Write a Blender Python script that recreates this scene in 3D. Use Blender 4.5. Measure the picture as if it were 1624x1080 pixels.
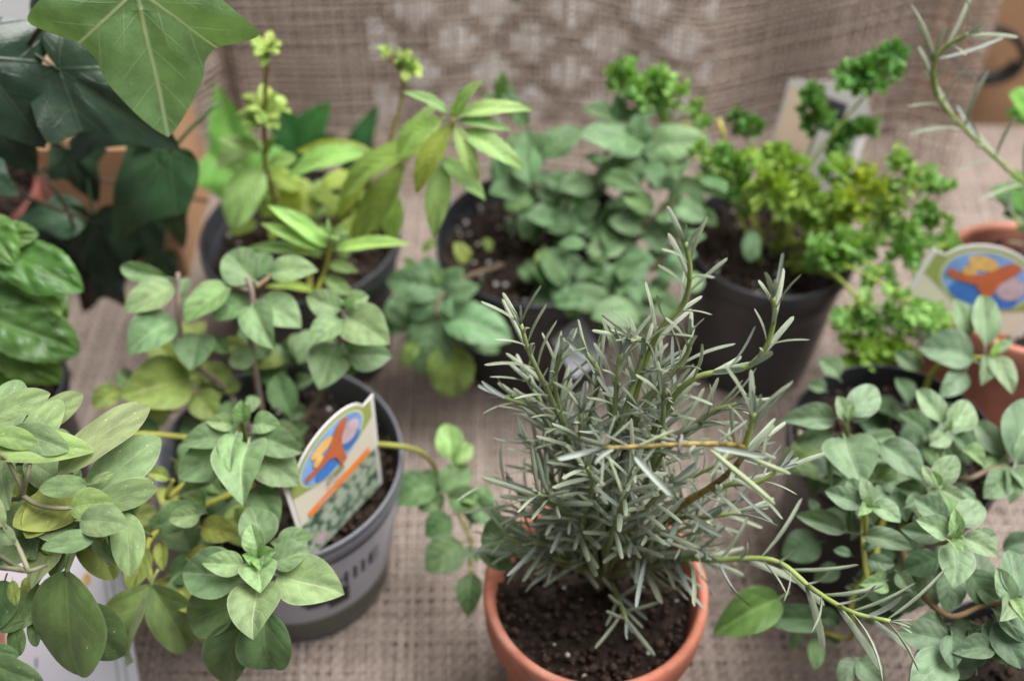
import bpy, math, random
import numpy as np
from mathutils import Vector, Matrix
for _o in list(bpy.data.objects): bpy.data.objects.remove(_o)
SC = bpy.context.scene
COL = SC.collection
# ------------------------------------------------------------------ camera
PITCH = math.radians(47.5); FPX = 1900.0; CAMH = 0.59
cd = bpy.data.cameras.new('camera'); cam = bpy.data.objects.new('camera', cd); COL.objects.link(cam)
cam.location = (0, 0, CAMH); cam.rotation_euler = (math.pi/2 - PITCH, 0, 0)
cd.sensor_width = 36; cd.lens = 36*FPX/1624; cd.clip_start = .01; cd.clip_end = 50
cd.dof.use_dof = True; cd.dof.focus_distance = 0.47; cd.dof.aperture_fstop = 4.3; cd.dof.aperture_blades = 7
SC.camera = cam
# ------------------------------------------------------------------ light
w = bpy.data.worlds.new('World'); SC.world = w; w.use_nodes = True
w.node_tree.nodes['Background'].inputs[0].default_value = (.90, .94, 1.0, 1)
w.node_tree.nodes['Background'].inputs[1].default_value = 0.37
def area(name, loc, target, size, energy, col):
    l = bpy.data.lights.new(name, 'AREA'); l.shape = 'RECTANGLE'; l.size = size[0]; l.size_y = size[1]
    l.energy = energy; l.color = col
    o = bpy.data.objects.new(name, l); COL.objects.link(o); o.location = loc
    o.rotation_euler = (Vector(target)-Vector(loc)).to_track_quat('-Z', 'Y').to_euler()
    return o
area('window_light', (.70, .50, 1.80), (0, .45, .05), (1.4, 1.3), 116, (1.0, .985, .96))
SC.view_settings.view_transform = 'Standard'; SC.view_settings.look = 'None'
SC.view_settings.exposure = -0.17; SC.view_settings.gamma = 1.0
SC.cycles.max_bounces = 6; SC.cycles.transparent_max_bounces = 8
# ------------------------------------------------------------------ pixel ray -> point at a real height / distance
SP, CP = math.sin(PITCH), math.cos(PITCH)
def P(px, py, z=None, y=None, d=None):
    u = (px-812)/FPX; v = (540-py)/FPX
    r = Vector((u, CP+v*SP, -SP+v*CP))
    if z is not None: t = (z-CAMH)/r.z
    elif y is not None: t = y/r.y
    else: t = d/r.length
    return Vector((0, 0, CAMH)) + r*t
def px_of(p):
    q = Vector(p)-Vector((0, 0, CAMH)); dd = q.y*CP-q.z*SP; vv = q.y*SP+q.z*CP
    return 812+FPX*q.x/dd, 540-FPX*vv/dd, dd
TOC = Vector((0, -CP, SP))
# ------------------------------------------------------------------ mesh helpers
def mesh(name, v, f, mat, uv=None, attr=None, smooth=True):
    me = bpy.data.meshes.new(name)
    v = np.asarray(v, dtype=np.float32)
    me.from_pydata([] if len(f) and not isinstance(f, list) else v.tolist(), [], [] if not isinstance(f, list) else f)
    if not isinstance(f, list):
        f = np.asarray(f, dtype=np.int32); n, k = f.shape
        me.vertices.add(len(v)); me.vertices.foreach_set('co', v.ravel())
        me.loops.add(n*k); me.loops.foreach_set('vertex_index', f.ravel())
        me.polygons.add(n); me.polygons.foreach_set('loop_start', np.arange(0, n*k, k, dtype=np.int32))
        me.update(calc_edges=True)
    if smooth: me.polygons.foreach_set('use_smooth', np.ones(len(me.polygons), dtype=bool))
    if uv is not None:
        uv = np.asarray(uv, dtype=np.float32); l = me.uv_layers.new(name='UVMap')
        li = np.zeros(len(me.loops), dtype=np.int32); me.loops.foreach_get('vertex_index', li)
        l.data.foreach_set('uv', uv[li].ravel())
    if attr is not None:
        a = me.attributes.new('tv', 'FLOAT', 'POINT'); a.data.foreach_set('value', np.asarray(attr, dtype=np.float32))
    if mat: me.materials.append(mat)
    me.validate(); me.update()
    return me
def obj(name, me, parent=None, M=None, color=None, kind=None, label=None):
    o = bpy.data.objects.new(name, me); COL.objects.link(o)
    M = M or Matrix.Identity(4)
    if parent is not None:
        o.parent = parent
        p = parent; off = Vector((0, 0, 0))
        while p is not None: off = off + p.location; p = p.parent
        M = Matrix.Translation(-off) @ M
    o.matrix_basis = M
    if color: o.color = (*color, 1)
    if kind: o['kind'] = kind
    if label: o['label'] = label
    return o
def thing(name, loc, label, cat, group=None):
    o = bpy.data.objects.new(name, None); COL.objects.link(o); o.location = loc; o.empty_display_size = .02
    o['label'] = label; o['category'] = cat
    if group: o['group'] = group
    return o
def tag(o, label, cat, group=None):
    o['label'] = label; o['category'] = cat
    if group: o['group'] = group
    return o
def grid_faces(nu, nv, base=0, wrap=False):
    i, j = np.meshgrid(np.arange(nu-1), np.arange(nv if wrap else nv-1), indexing='ij')
    j2 = (j+1) % nv
    return (np.stack([i*nv+j, i*nv+j2, (i+1)*nv+j2, (i+1)*nv+j], -1).reshape(-1, 4)+base)
def spline(pts, per=6):
    P_ = [Vector(p) for p in pts]; out = []
    if len(P_) == 2: P_ = [P_[0], (P_[0]+P_[1])/2, P_[1]]
    ext = [2*P_[0]-P_[1]]+P_+[2*P_[-1]-P_[-2]]
    for i in range(1, len(ext)-2):
        a, b, c, d = ext[i-1:i+3]
        for k in range(per):
            t = k/per
            out.append(.5*((2*b)+(c-a)*t+(2*a-5*b+4*c-d)*t*t+(3*b-a-3*c+d)*t**3))
    out.append(P_[-1]); return out
def tube_arrays(pts, r0, r1, sides=7, seed=0, bump=.0):
    rng = np.random.default_rng(seed); n = len(pts); V = []
    up = Vector((.3, .2, 1)).normalized(); prev = None
    for i, p in enumerate(pts):
        t = (pts[min(i+1, n-1)]-pts[max(i-1, 0)]).normalized()
        if prev is None:
            a = t.orthogonal().normalized()
        else:
            a = (prev-t*prev.dot(t)).normalized()
        prev = a; b = t.cross(a)
        r = r0+(r1-r0)*i/(n-1); r *= 1+bump*rng.uniform(-1, 1)
        for k in range(sides):
            th = 2*math.pi*k/sides; V.append(p+(a*math.cos(th)+b*math.sin(th))*r)
    F = grid_faces(n, sides, wrap=True)
    V.append(pts[0]); V.append(pts[-1]); F = F.tolist()
    m = len(V)
    for k in range(sides):
        F.append([m-2, (k+1) % sides, k]); F.append([m-1, (n-1)*sides+k, (n-1)*sides+(k+1) % sides])
    return [tuple(x) for x in V], F
def tube(name, pts, r0, r1, mat, parent=None, sides=7, per=6, color=None, bump=.06, seed=0):
    V, F = tube_arrays(spline(pts, per), r0, r1, sides, seed, bump)
    return obj(name, mesh(name, V, F, mat), parent, color=color)
# ------------------------------------------------------------------ node helpers
class N:
    def __init__(s, name):
        s.m = bpy.data.materials.new(name); s.m.use_nodes = True; s.t = s.m.node_tree; s.t.nodes.clear()
        s.out = s.t.nodes.new('ShaderNodeOutputMaterial')
    def n(s, typ, **kw):
        x = s.t.nodes.new('ShaderNode'+typ)
        for k, v in kw.items():
            if k == 'i':
                for kk, vv in v.items():
                    if hasattr(vv, 'is_output') or isinstance(vv, bpy.types.NodeSocket): s.t.links.new(vv, x.inputs[kk])
                    else: x.inputs[kk].default_value = vv
            else: setattr(x, k, v)
        return x
    def math(s, op, a, b=0.0, c=0.0, clamp=False):
        x = s.n('Math', operation=op, use_clamp=clamp)
        for i, q in enumerate((a, b, c)):
            if isinstance(q, bpy.types.NodeSocket): s.t.links.new(q, x.inputs[i])
            else: x.inputs[i].default_value = q
        return x.outputs[0]
    def smooth(s, v, a, b, lo=0., hi=1.):
        x = s.n('MapRange', interpolation_type='SMOOTHSTEP', i={0: v, 1: a, 2: b, 3: lo, 4: hi}); return x.outputs[0]
    def mix(s, f, a, b, blend='MIX'):
        x = s.n('Mix', data_type='RGBA', blend_type=blend)
        for i, q in ((0, f), (6, a), (7, b)):
            if isinstance(q, bpy.types.NodeSocket): s.t.links.new(q, x.inputs[i])
            else: x.inputs[i].default_value = q if i == 0 else (*q, 1)
        return x.outputs[2]
    def noise(s, vec, scale, detail=3, rough=.55):
        x = s.n('TexNoise', i={'Scale': scale, 'Detail': detail, 'Roughness': rough})
        if vec is not None: s.t.links.new(vec, x.inputs['Vector'])
        return x.outputs['Fac']
    def bsdf(s, **kw):
        return s.n('BsdfPrincipled', i={k.replace('_', ' '): v for k, v in kw.items()})
    def end(s, sock): s.t.links.new(sock, s.out.inputs['Surface']); return s.m
def plain(name, col, rough=.5, spec=.3, var=.12, scale=120, bump=.0, metal=0, coord='Object', objcol=False, bscale=None):
    n = N(name); tc = n.n('TexCoord').outputs[coord]
    f = n.noise(tc, scale); f2 = n.noise(tc, scale*.13)
    f = n.math('ADD', n.math('MULTIPLY', f, .6), n.math('MULTIPLY', f2, .4))
    c = n.mix(n.smooth(f, .3, .7), [x*(1-var) for x in col], [min(1, x*(1+var)) for x in col])
    if objcol: c = n.mix(1.0, c, n.n('ObjectInfo').outputs['Color'], 'MULTIPLY')
    b = n.bsdf(Base_Color=c, Roughness=rough, Specular_IOR_Level=spec, Metallic=metal)
    if bump:
        bp = n.n('Bump', i={'Strength': bump, 'Distance': .0008, 'Height': n.noise(tc, bscale or scale*3)})
        n.t.links.new(bp.outputs[0], b.inputs['Normal'])
    return n.end(b.outputs[0])
def leaf_mat(name, base, vein, rough=.5, spec=.35, nv=6, k=.5, transl=.25, under=None, sheen=0., quilt=.5, slope=.32, ivy=False, speck=0., wid=.1, bstr=.5):
    n = N(name); uv = n.n('UVMap', uv_map='UVMap').outputs[0]
    sx = n.n('SeparateXYZ', i={0: uv}); u, v = sx.outputs[0], sx.outputs[1]
    rnd = n.n('ObjectInfo'); oc = n.n('TexCoord').outputs['Object']
    if ivy:
        vein_f = None
        for a, wd in ((0, .022), (52, .016), (-52, .016), (108, .013), (-108, .013)):
            ca, sa = math.cos(math.radians(a)), math.sin(math.radians(a))
            along = n.math('ADD', n.math('MULTIPLY', u, sa), n.math('MULTIPLY', v, ca))
            d = n.math('ABSOLUTE', n.math('SUBTRACT', n.math('MULTIPLY', u, ca), n.math('MULTIPLY', v, sa)))
            g = n.math('MULTIPLY', n.smooth(d, 0.004, wd, 1, 0), n.smooth(along, 0, .03))
            # side veins leaving this rib
            sd = n.math('FRACT', n.math('MULTIPLY', n.math('SUBTRACT', along, n.math('MULTIPLY', d, 1.1)), 4.2))
            sdv = n.math('MULTIPLY', n.smooth(n.math('ABSOLUTE', n.math('SUBTRACT', sd, .5)), .0, .05, .45, 0), n.math('MULTIPLY', n.smooth(d, .16, .24, 1, 0), n.smooth(along, .1, .2)))
            g = n.math('MAXIMUM', g, sdv)
            vein_f = g if vein_f is None else n.math('MAXIMUM', vein_f, g)
        quil = n.math('MULTIPLY', vein_f, -1)
    else:
        s_ = n.math('ABSOLUTE', n.math('SUBTRACT', n.math('MULTIPLY', v, 2), 1))
        wob = n.math('MULTIPLY', n.math('SUBTRACT', n.noise(uv, 6), .5), .10)
        t = n.math('ADD', n.math('SUBTRACT', u, n.math('MULTIPLY', n.math('POWER', s_, 1.3), slope)), wob)
        t = n.math('ADD', n.math('MULTIPLY', t, nv), n.math('MULTIPLY', rnd.outputs['Random'], 1.0))
        fr = n.math('ABSOLUTE', n.math('SUBTRACT', n.math('FRACT', t), .5))
        side = n.math('MULTIPLY', n.smooth(fr, 0, wid, 1, 0), n.smooth(s_, .55, .95, .42, 0))
        mid = n.smooth(s_, .0, .075, 1, 0)
        vein_f = n.math('MAXIMUM', mid, side)
        quil = n.math('SUBTRACT', n.math('MULTIPLY', n.smooth(fr, 0, .5), quilt), n.math('MULTIPLY', vein_f, .6))
    f1 = n.noise(oc, 3.5, 4); f2 = n.noise(uv, 55, 2)
    dark = [x*.72 for x in base]; lite = [min(1, x*1.25) for x in base]
    c = n.mix(n.smooth(f1, .3, .7), dark, lite)
    c = n.mix(n.math('MULTIPLY', n.math('SUBTRACT', f2, .5, clamp=True), 1.0), c, [x*1.5 for x in base])
    c = n.mix(n.math('MULTIPLY', vein_f, k), c, vein)
    if not ivy:   # thin pale margin
        c = n.mix(n.math('MULTIPLY', n.smooth(s_, .93, 1.0), .35), c, vein)
    hs = n.n('HueSaturation', i={'Hue': n.math('ADD', .485, n.math('MULTIPLY', rnd.outputs['Random'], .03)), 'Saturation': .90, 'Value': n.math('ADD', .82, n.math('MULTIPLY', n.math('FRACT', n.math('MULTIPLY', rnd.outputs['Random'], 7.3)), .36)), 'Color': c})
    c = n.mix(1.0, hs.outputs[0], rnd.outputs['Color'], 'MULTIPLY')
    if speck: c = n.mix(n.smooth(n.noise(uv, 14, 1), .76, .80, 0, speck), c, (.7, .72, .62))
    if under:
        c = n.mix(n.n('NewGeometry').outputs['Backfacing'], c, n.mix(.75, c, under))
    h = n.math('ADD', quil, n.math('MULTIPLY', n.noise(uv, 40, 3), .5))
    bp = n.n('Bump', i={'Strength': bstr, 'Distance': .0009, 'Height': h})
    b = n.bsdf(Base_Color=c, Roughness=rough, Specular_IOR_Level=spec, Sheen_Weight=sheen, Sheen_Roughness=.4, Normal=bp.outputs[0])
    tr = n.n('BsdfTranslucent', i={'Color': n.mix(1.0, c, (1.25, 1.35, .5), 'MULTIPLY'), 'Normal': bp.outputs[0]})
    mx = n.n('MixShader', i={0: transl, 1: b.outputs[0], 2: tr.outputs[0]})
    return n.end(mx.outputs[0])
# ------------------------------------------------------------------ leaf meshes (unit length along +Y, base and tip on the axis)
def leaf_mesh(name, mat, a, b, fold=.25, arch=.1, ripple=.0, side=0., droop=.0, teeth=0, toothamp=0., blister=0., petiole=.0, seed=0, nu=15, nv=9, blunt=0., twist=.13):
    rng = np.random.default_rng(seed)
    u = np.linspace(0, 1, nu); u = .5-.5*np.cos(np.pi*(u*.96+.02)); u[0] = 0; u[-1] = 1
    s = np.linspace(-1, 1, nv)
    wv = np.maximum(u, 1e-4)**a*np.maximum(1-u, 1e-4)**b
    um = a/(a+b); wv /= um**a*(1-um)**b
    if blunt: wv = np.minimum(1, wv*(1+blunt))
    wv[0] = .05; wv[-1] = 0.02
    U, S = np.meshgrid(u, s, indexing='ij')
    W = wv[:, None]
    if teeth:
        ed = 1+toothamp*(np.abs(((U*teeth) % 1)-.5)*2-.5)*(np.abs(S) > .95); W = W*ed
    X = .5*S*W; Y = U.copy()
    ax = np.abs(X)
    Z = fold*ax+arch*4*U*(1-U)-droop*(ax*2)**2*.5
    ph = rng.uniform(0, 6.28, 4)
    Z += ripple*np.sin(U*9+ph[0]+np.sign(S)*ph[1])*np.abs(S)**1.5*W
    if blister:
        for q in range(46):
            u0, s0 = rng.uniform(.05, .95), rng.uniform(-1, 1); sg = rng.uniform(.05, .10)
            Z += blister*rng.uniform(.3, 1)*np.exp(-(((U-u0)/sg)**2+((S-s0)*.5/sg)**2))*np.minimum(1, np.abs(S)*6)*W
    Z += twist*rng.uniform(-1, 1)*S*W*(U-.35)
    X = X+side*4*U*(1-U)+.02*np.sin(U*5+ph[2])*W
    V = np.stack([X, Y, Z], -1).reshape(-1, 3); UV = np.stack([U, (S+1)/2], -1).reshape(-1, 2)
    F = grid_faces(nu, nv).tolist(); V = V.tolist(); UV = UV.tolist()
    if petiole:
        pts = [Vector((0, -petiole*t, -.35*petiole*t*t+.0)) for t in np.linspace(-.25, 1, 6)]
        tv, tf = tube_arrays(pts, .028, .022, 5); m = len(V)
        V += tv; UV += [[.5, .5]]*len(tv); F += [[q+m for q in f] for f in tf]
    return mesh(name, V, F, mat, UV)
def outline_pts(ctrl, n=60):
    p = spline([Vector((x, y, 0)) for x, y in ctrl], 5); return [(q.x, q.y) for q in p]
def ivy_mesh(name, mat, ctrl, seed=0, bend=.08, cup=.12, petiole=.5):
    rng = np.random.default_rng(seed)
    half = outline_pts(ctrl); asym = 1+rng.uniform(-.08, .08); full = half+[(-x*asym, y-.04*x*x) for x, y in half[-2:0:-1]]
    c = np.array([0, .12]); rings = [.02, .15, .3, .48, .66, .84, 1.0]; n = len(full); V = []; ph = rng.uniform(0, 6, 3)
    fa = np.array(full)
    for r in rings:
        q = c*(1-r)+fa*r
        for x, y in q:
            th = math.atan2(x, y+.001); rr = math.hypot(x, y)
            vz = min(abs(math.sin(th-k)) * rr if math.cos(th-k) > 0 else rr for k in (0, .9, -.9, 1.9, -1.9))
            z = .35*vz*.6-bend*y*y-cup*x*x+.03*math.sin(6*x+ph[0])+.03*math.sin(7*y+ph[1])*r
            V.append((x, y, z))
    F = grid_faces(len(rings), n, wrap=True).tolist(); m = len(V); V.append((0, .12, 0)); F += [[m, (k+1) % n, k] for k in range(n)]
    UV = [(v[0], v[1]) for v in V]
    if petiole:
        pts = [Vector((0.02*t, .02-petiole*t, -.3*petiole*t*t)) for t in np.linspace(0, 1, 6)]
        tv, tf = tube_arrays(pts, .02, .016, 5); m = len(V); V += tv; UV += [(0, .3)]*len(tv); F += [[q+m for q in f] for f in tf]
    return mesh(name, V, F, mat, UV)
def frill_mesh(name, mat, seed):
    """one curled parsley leaflet: a ruffled, cut fan"""
    rng = np.random.default_rng(seed); nr, nt = 7, 84; V = []; UV = []
    ph = rng.uniform(0, 6.28, 6); lob = rng.integers(5, 7)
    for i in range(nr):
        r = i/(nr-1)
        for j in range(nt):
            th = -2.6+5.2*j/(nt-1)
            edge = .72+.28*abs(math.cos(th*lob*.5+ph[0]))-.06*((j*5) % 7 < 3)
            R = r*edge*.5
            ru = r**1.5*(.10*math.sin(th*lob+ph[1])+.085*math.sin(th*(lob*2+3)+ph[2])+.03*math.sin(th*23+ph[3]))
            th2 = th+.05*r*math.sin(th*19+ph[4])
            V.append((R*math.sin(th2), .42+R*math.cos(th2)*1.05, ru+.12*r*r+.03)); UV.append((.3+.7*r, .5+.5*math.sin(th*lob)))
    F = grid_faces(nr, nt).tolist()
    return mesh(name, V, F, mat, UV)
def frame(B, T, roll=0., up=None, wr=1.0):
    B, T = Vector(B), Vector(T); yv = T-B; L = yv.length; yv = yv/L
    up = Vector(up) if up is not None else (TOC*.75+Vector((0, 0, .6)))
    zv = up-yv*up.dot(yv)
    if zv.length < 1e-4: zv = yv.orthogonal()
    zv.normalize(); xv = yv.cross(zv)
    if roll:
        c, s = math.cos(math.radians(roll)), math.sin(math.radians(roll)); xv, zv = xv*c-zv*s, zv*c+xv*s
    M = Matrix(((xv.x*L*wr, yv.x*L, zv.x*L, B.x), (xv.y*L*wr, yv.y*L, zv.y*L, B.y), (xv.z*L*wr, yv.z*L, zv.z*L, B.z), (0, 0, 0, 1)))
    return M
rnd = random.Random(7)
def PZ(x, y, h):   # h < 30: height in cm above the table; h >= 30: distance in cm in front of the camera
    return P(x, y, z=h/100) if h < 30 else P(x, y, y=h/100)
def leaves(parent, variants, rows, wdef, color=(1, 1, 1), name='leaf', ws=1.):
    """rows: base px, base height cm, tip px, tip height cm, optional width ratio, roll, colour"""
    out = []
    for r in rows:
        bx, by, bz, tx, ty, tz = r[:6]; wr = r[6] if len(r) > 6 and r[6] else wdef
        roll = r[7] if len(r) > 7 else 0; col = r[8] if len(r) > 8 else color
        B, T = PZ(bx, by, bz), PZ(tx, ty, tz)
        M = frame(B, T, roll+rnd.uniform(-9, 9), None, wr*ws)
        out.append(obj(name, rnd.choice(variants), parent, M, col))
    return out
def stem_px(parent, pts, r0, r1, mat, color=None, sides=7):
    return tube('stem', [PZ(x, y, z) for x, y, z in pts], r0, r1, mat, parent, sides, color=color, seed=rnd.randint(0, 999))

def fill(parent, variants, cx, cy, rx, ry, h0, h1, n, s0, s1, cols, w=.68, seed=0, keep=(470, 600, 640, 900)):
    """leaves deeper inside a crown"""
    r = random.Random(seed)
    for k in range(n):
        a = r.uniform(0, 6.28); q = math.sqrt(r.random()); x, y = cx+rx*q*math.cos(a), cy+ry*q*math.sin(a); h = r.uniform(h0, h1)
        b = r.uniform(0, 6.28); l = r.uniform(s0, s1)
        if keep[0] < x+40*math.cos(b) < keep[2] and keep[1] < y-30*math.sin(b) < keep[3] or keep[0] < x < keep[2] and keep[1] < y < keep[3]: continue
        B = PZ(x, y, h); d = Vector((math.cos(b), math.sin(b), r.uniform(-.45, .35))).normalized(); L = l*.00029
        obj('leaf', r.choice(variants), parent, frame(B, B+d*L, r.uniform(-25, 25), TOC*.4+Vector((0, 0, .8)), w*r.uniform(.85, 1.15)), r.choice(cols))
# ================================================================== materials
def burlap_mat(name, c0, c1, tr=0.):
    n = N(name); a = n.n('Attribute', attribute_name='tv').outputs['Fac']; tc = n.n('TexCoord').outputs['Object']
    f = n.noise(tc, 900, 2); g = n.noise(tc, 14, 3)
    c = n.mix(a, c0, c1)
    c = n.mix(n.smooth(f, .35, .7, 0, .45), c, [x*.55 for x in c0])
    c = n.mix(n.smooth(g, .55, .75, 0, .25), c, [x*.6 for x in c0])
    bp = n.n('Bump', i={'Strength': .6, 'Distance': .0004, 'Height': n.noise(tc, 1600, 2)})
    b = n.bsdf(Base_Color=c, Roughness=.9, Specular_IOR_Level=.1, Sheen_Weight=.15, Normal=bp.outputs[0])
    if tr:
        t = n.n('BsdfTranslucent', i={'Color': c}); return n.end(n.n('MixShader', i={0: tr, 1: b.outputs[0], 2: t.outputs[0]}).outputs[0])
    return n.end(b.outputs[0])
M_CLOTH = burlap_mat('burlap_jute', (.25, .195, .165), (.43, .35, .305))
M_DRAPE = burlap_mat('drape_jute', (.42, .325, .27), (.66, .545, .47), .25)
M_TABLE = plain('table_board', (.10, .075, .06), .8, .1, .25, 60)
M_WALL = plain('white_wall', (.78, .77, .75), .9, .1, .04, 8)
M_WOOD = plain('brown_wood', (.15, .105, .08), .7, .2, .35, 30)
M_KRAFT = plain('kraft_board', (.36, .215, .125), .85, .12, .12, 25)
def clay(name, col):
    n = N(name); tc = n.n('TexCoord').outputs['Object']; sz = n.n('SeparateXYZ', i={0: tc}).outputs[2]
    c = n.mix(n.smooth(n.noise(tc, 60, 4), .35, .7), [x*.86 for x in col], [x*1.14 for x in col])
    c = n.mix(n.smooth(n.noise(tc, 22, 5), .50, .68, 0, .55), c, (.60, .40, .33))          # salt bloom
    c = n.mix(n.smooth(n.noise(tc, 38, 5, .7), .60, .72, 0, .45), c, [x*.45 for x in col])  # damp and soil marks
    c = n.mix(n.smooth(n.noise(tc, 700, 2), .62, .72, 0, .4), c, [x*.6 for x in col])
    bp = n.n('Bump', i={'Strength': .35, 'Distance': .0008, 'Height': n.math('ADD', n.noise(tc, 420, 3), n.noise(tc, 90, 2))})
    return n.end(n.bsdf(Base_Color=c, Roughness=.8, Specular_IOR_Level=.2, Normal=bp.outputs[0]).outputs[0])
M_TERRA = clay('terracotta', (.47, .17, .11))
M_TERRA2 = plain('dusty_terracotta', (.42, .17, .12), .75, .2, .18, 60, bump=.3)
M_BLACKPOT = plain('black_plastic', (.018, .019, .023), .38, .5, .2, 40)
M_DARKPOT = plain('charcoal_plastic', (.035, .036, .042), .35, .5, .2, 40)
M_GREYPOT = plain('grey_plastic', (.105, .107, .125), .35, .5, .1, 40)
M_BAND = plain('printed_band', (.42, .425, .49), .4, .4, .08, 80)
M_INK = plain('dark_ink', (.03, .03, .035), .5, .3, .3, 200)
M_OLIVEBAND = plain('olive_band', (.085, .10, .075), .4, .4, .12, 60)
M_SOIL = plain('potting_soil', (.026, .018, .014), .95, .15, .6, 260, bump=1.0)
M_CRUMB = plain('soil_crumb', (.045, .030, .023), .95, .1, .6, 350, bump=.8)
M_PERL = plain('perlite_grain', (.36, .34, .32), .9, .2, .2, 300)
M_BLACK = plain('black_rubber', (.012, .012, .013), .45, .4, .1, 50)
M_CARD = plain('card_stock', (.62, .60, .57), .45, .35, .03, 40)
M_CREAM = plain('cream_print', (.60, .56, .46), .45, .35, .03, 40)
M_CARDGREEN = plain('green_print', (.27, .32, .09), .45, .35, .05, 40)
M_RIMGREEN = plain('pale_green_print', (.50, .53, .30), .45, .35, .05, 40)
M_SKYBLUE = plain('blue_print', (.20, .36, .68), .45, .35, .25, 90)
M_DEEPBLUE = plain('deep_blue_print', (.05, .17, .50), .45, .35, .15, 90)
M_RUST = plain('rust_print', (.46, .12, .045), .45, .35, .12, 120)
M_SUN = plain('yellow_print', (.68, .42, .13), .45, .35, .2, 200)
M_CLOUD = plain('cloud_print', (.48, .36, .40), .45, .35, .25, 160)
M_ORANGE = plain('orange_print', (.76, .22, .04), .45, .35, .05, 60)
def photo_mat():
    n = N('herb_photo_print'); tc = n.n('TexCoord').outputs['Object']
    v = n.n('TexVoronoi', i={'Vector': tc, 'Scale': 190.}); f = n.noise(tc, 180, 3)
    c = n.mix(n.smooth(v.outputs['Distance'], .30, .80), (.36, .42, .32), (.04, .09, .06))
    c = n.mix(n.smooth(f, .58, .7), c, (.36, .38, .16)); c = n.mix(n.smooth(f, .36, .26), c, (.015, .025, .02))
    return n.end(n.bsdf(Base_Color=c, Roughness=.4, Specular_IOR_Level=.4).outputs[0])
M_PHOTO = photo_mat()
M_STEM = plain('green_stem', (.20, .24, .10), .6, .3, .25, 90, objcol=True)
M_TWIG = plain('yellowed_twig', (.20, .145, .04), .6, .3, .75, 420, objcol=False)
M_WOODY = plain('woody_stem', (.16, .115, .075), .8, .2, .4, 160, bump=.6)
M_OREG = leaf_mat('oregano_leaf', (.145, .245, .10), (.34, .42, .24), .50, .35, 4.5, .50, .24, under=(.23, .29, .17), sheen=.18, quilt=.3, bstr=.45)
M_OREG2 = leaf_mat('grey_oregano_leaf', (.135, .215, .115), (.30, .37, .25), .50, .38, 4.5, .42, .2, under=(.2, .26, .18), sheen=.18, quilt=.25, bstr=.45)
M_SAGE = leaf_mat('hairy_leaf', (.145, .215, .085), (.30, .36, .21), .65, .25, 6, .26, .22, under=(.30, .36, .24), sheen=.3, quilt=.12, speck=.8, bstr=.35)
M_BASIL = leaf_mat('basil_leaf', (.070, .170, .026), (.20, .32, .10), .36, .5, 5, .45, .30, under=(.2, .32, .1), quilt=.5, bstr=.5)
M_VERB = leaf_mat('verbena_leaf', (.215, .365, .105), (.42, .52, .20), .42, .4, 9, .45, .3, under=(.25, .38, .12), quilt=.6)
M_MINT = leaf_mat('mint_leaf', (.105, .205, .080), (.29, .37, .23), .48, .4, 6, .55, .22, under=(.17, .24, .13), quilt=.5, sheen=.08)
M_IVY = leaf_mat('ivy_leaf', (.165, .285, .095), (.42, .50, .28), .36, .45, ivy=True, k=.85, transl=.22)
M_IVYD = leaf_mat('dark_ivy_leaf', (.018, .040, .020), (.05, .07, .04), .30, .45, ivy=True, k=.5, transl=.08)
M_PARS = leaf_mat('parsley_leaf', (.135, .31, .05), (.20, .36, .09), .38, .45, 4, .2, .3, quilt=.3)
M_ROSE = leaf_mat('rosemary_needle', (.215, .252, .172), (.30, .34, .24), .42, .45, 1, .3, .08, under=(.33, .37, .36), quilt=0., wid=.001)
WOODC = (1, 1, 1)
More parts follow.
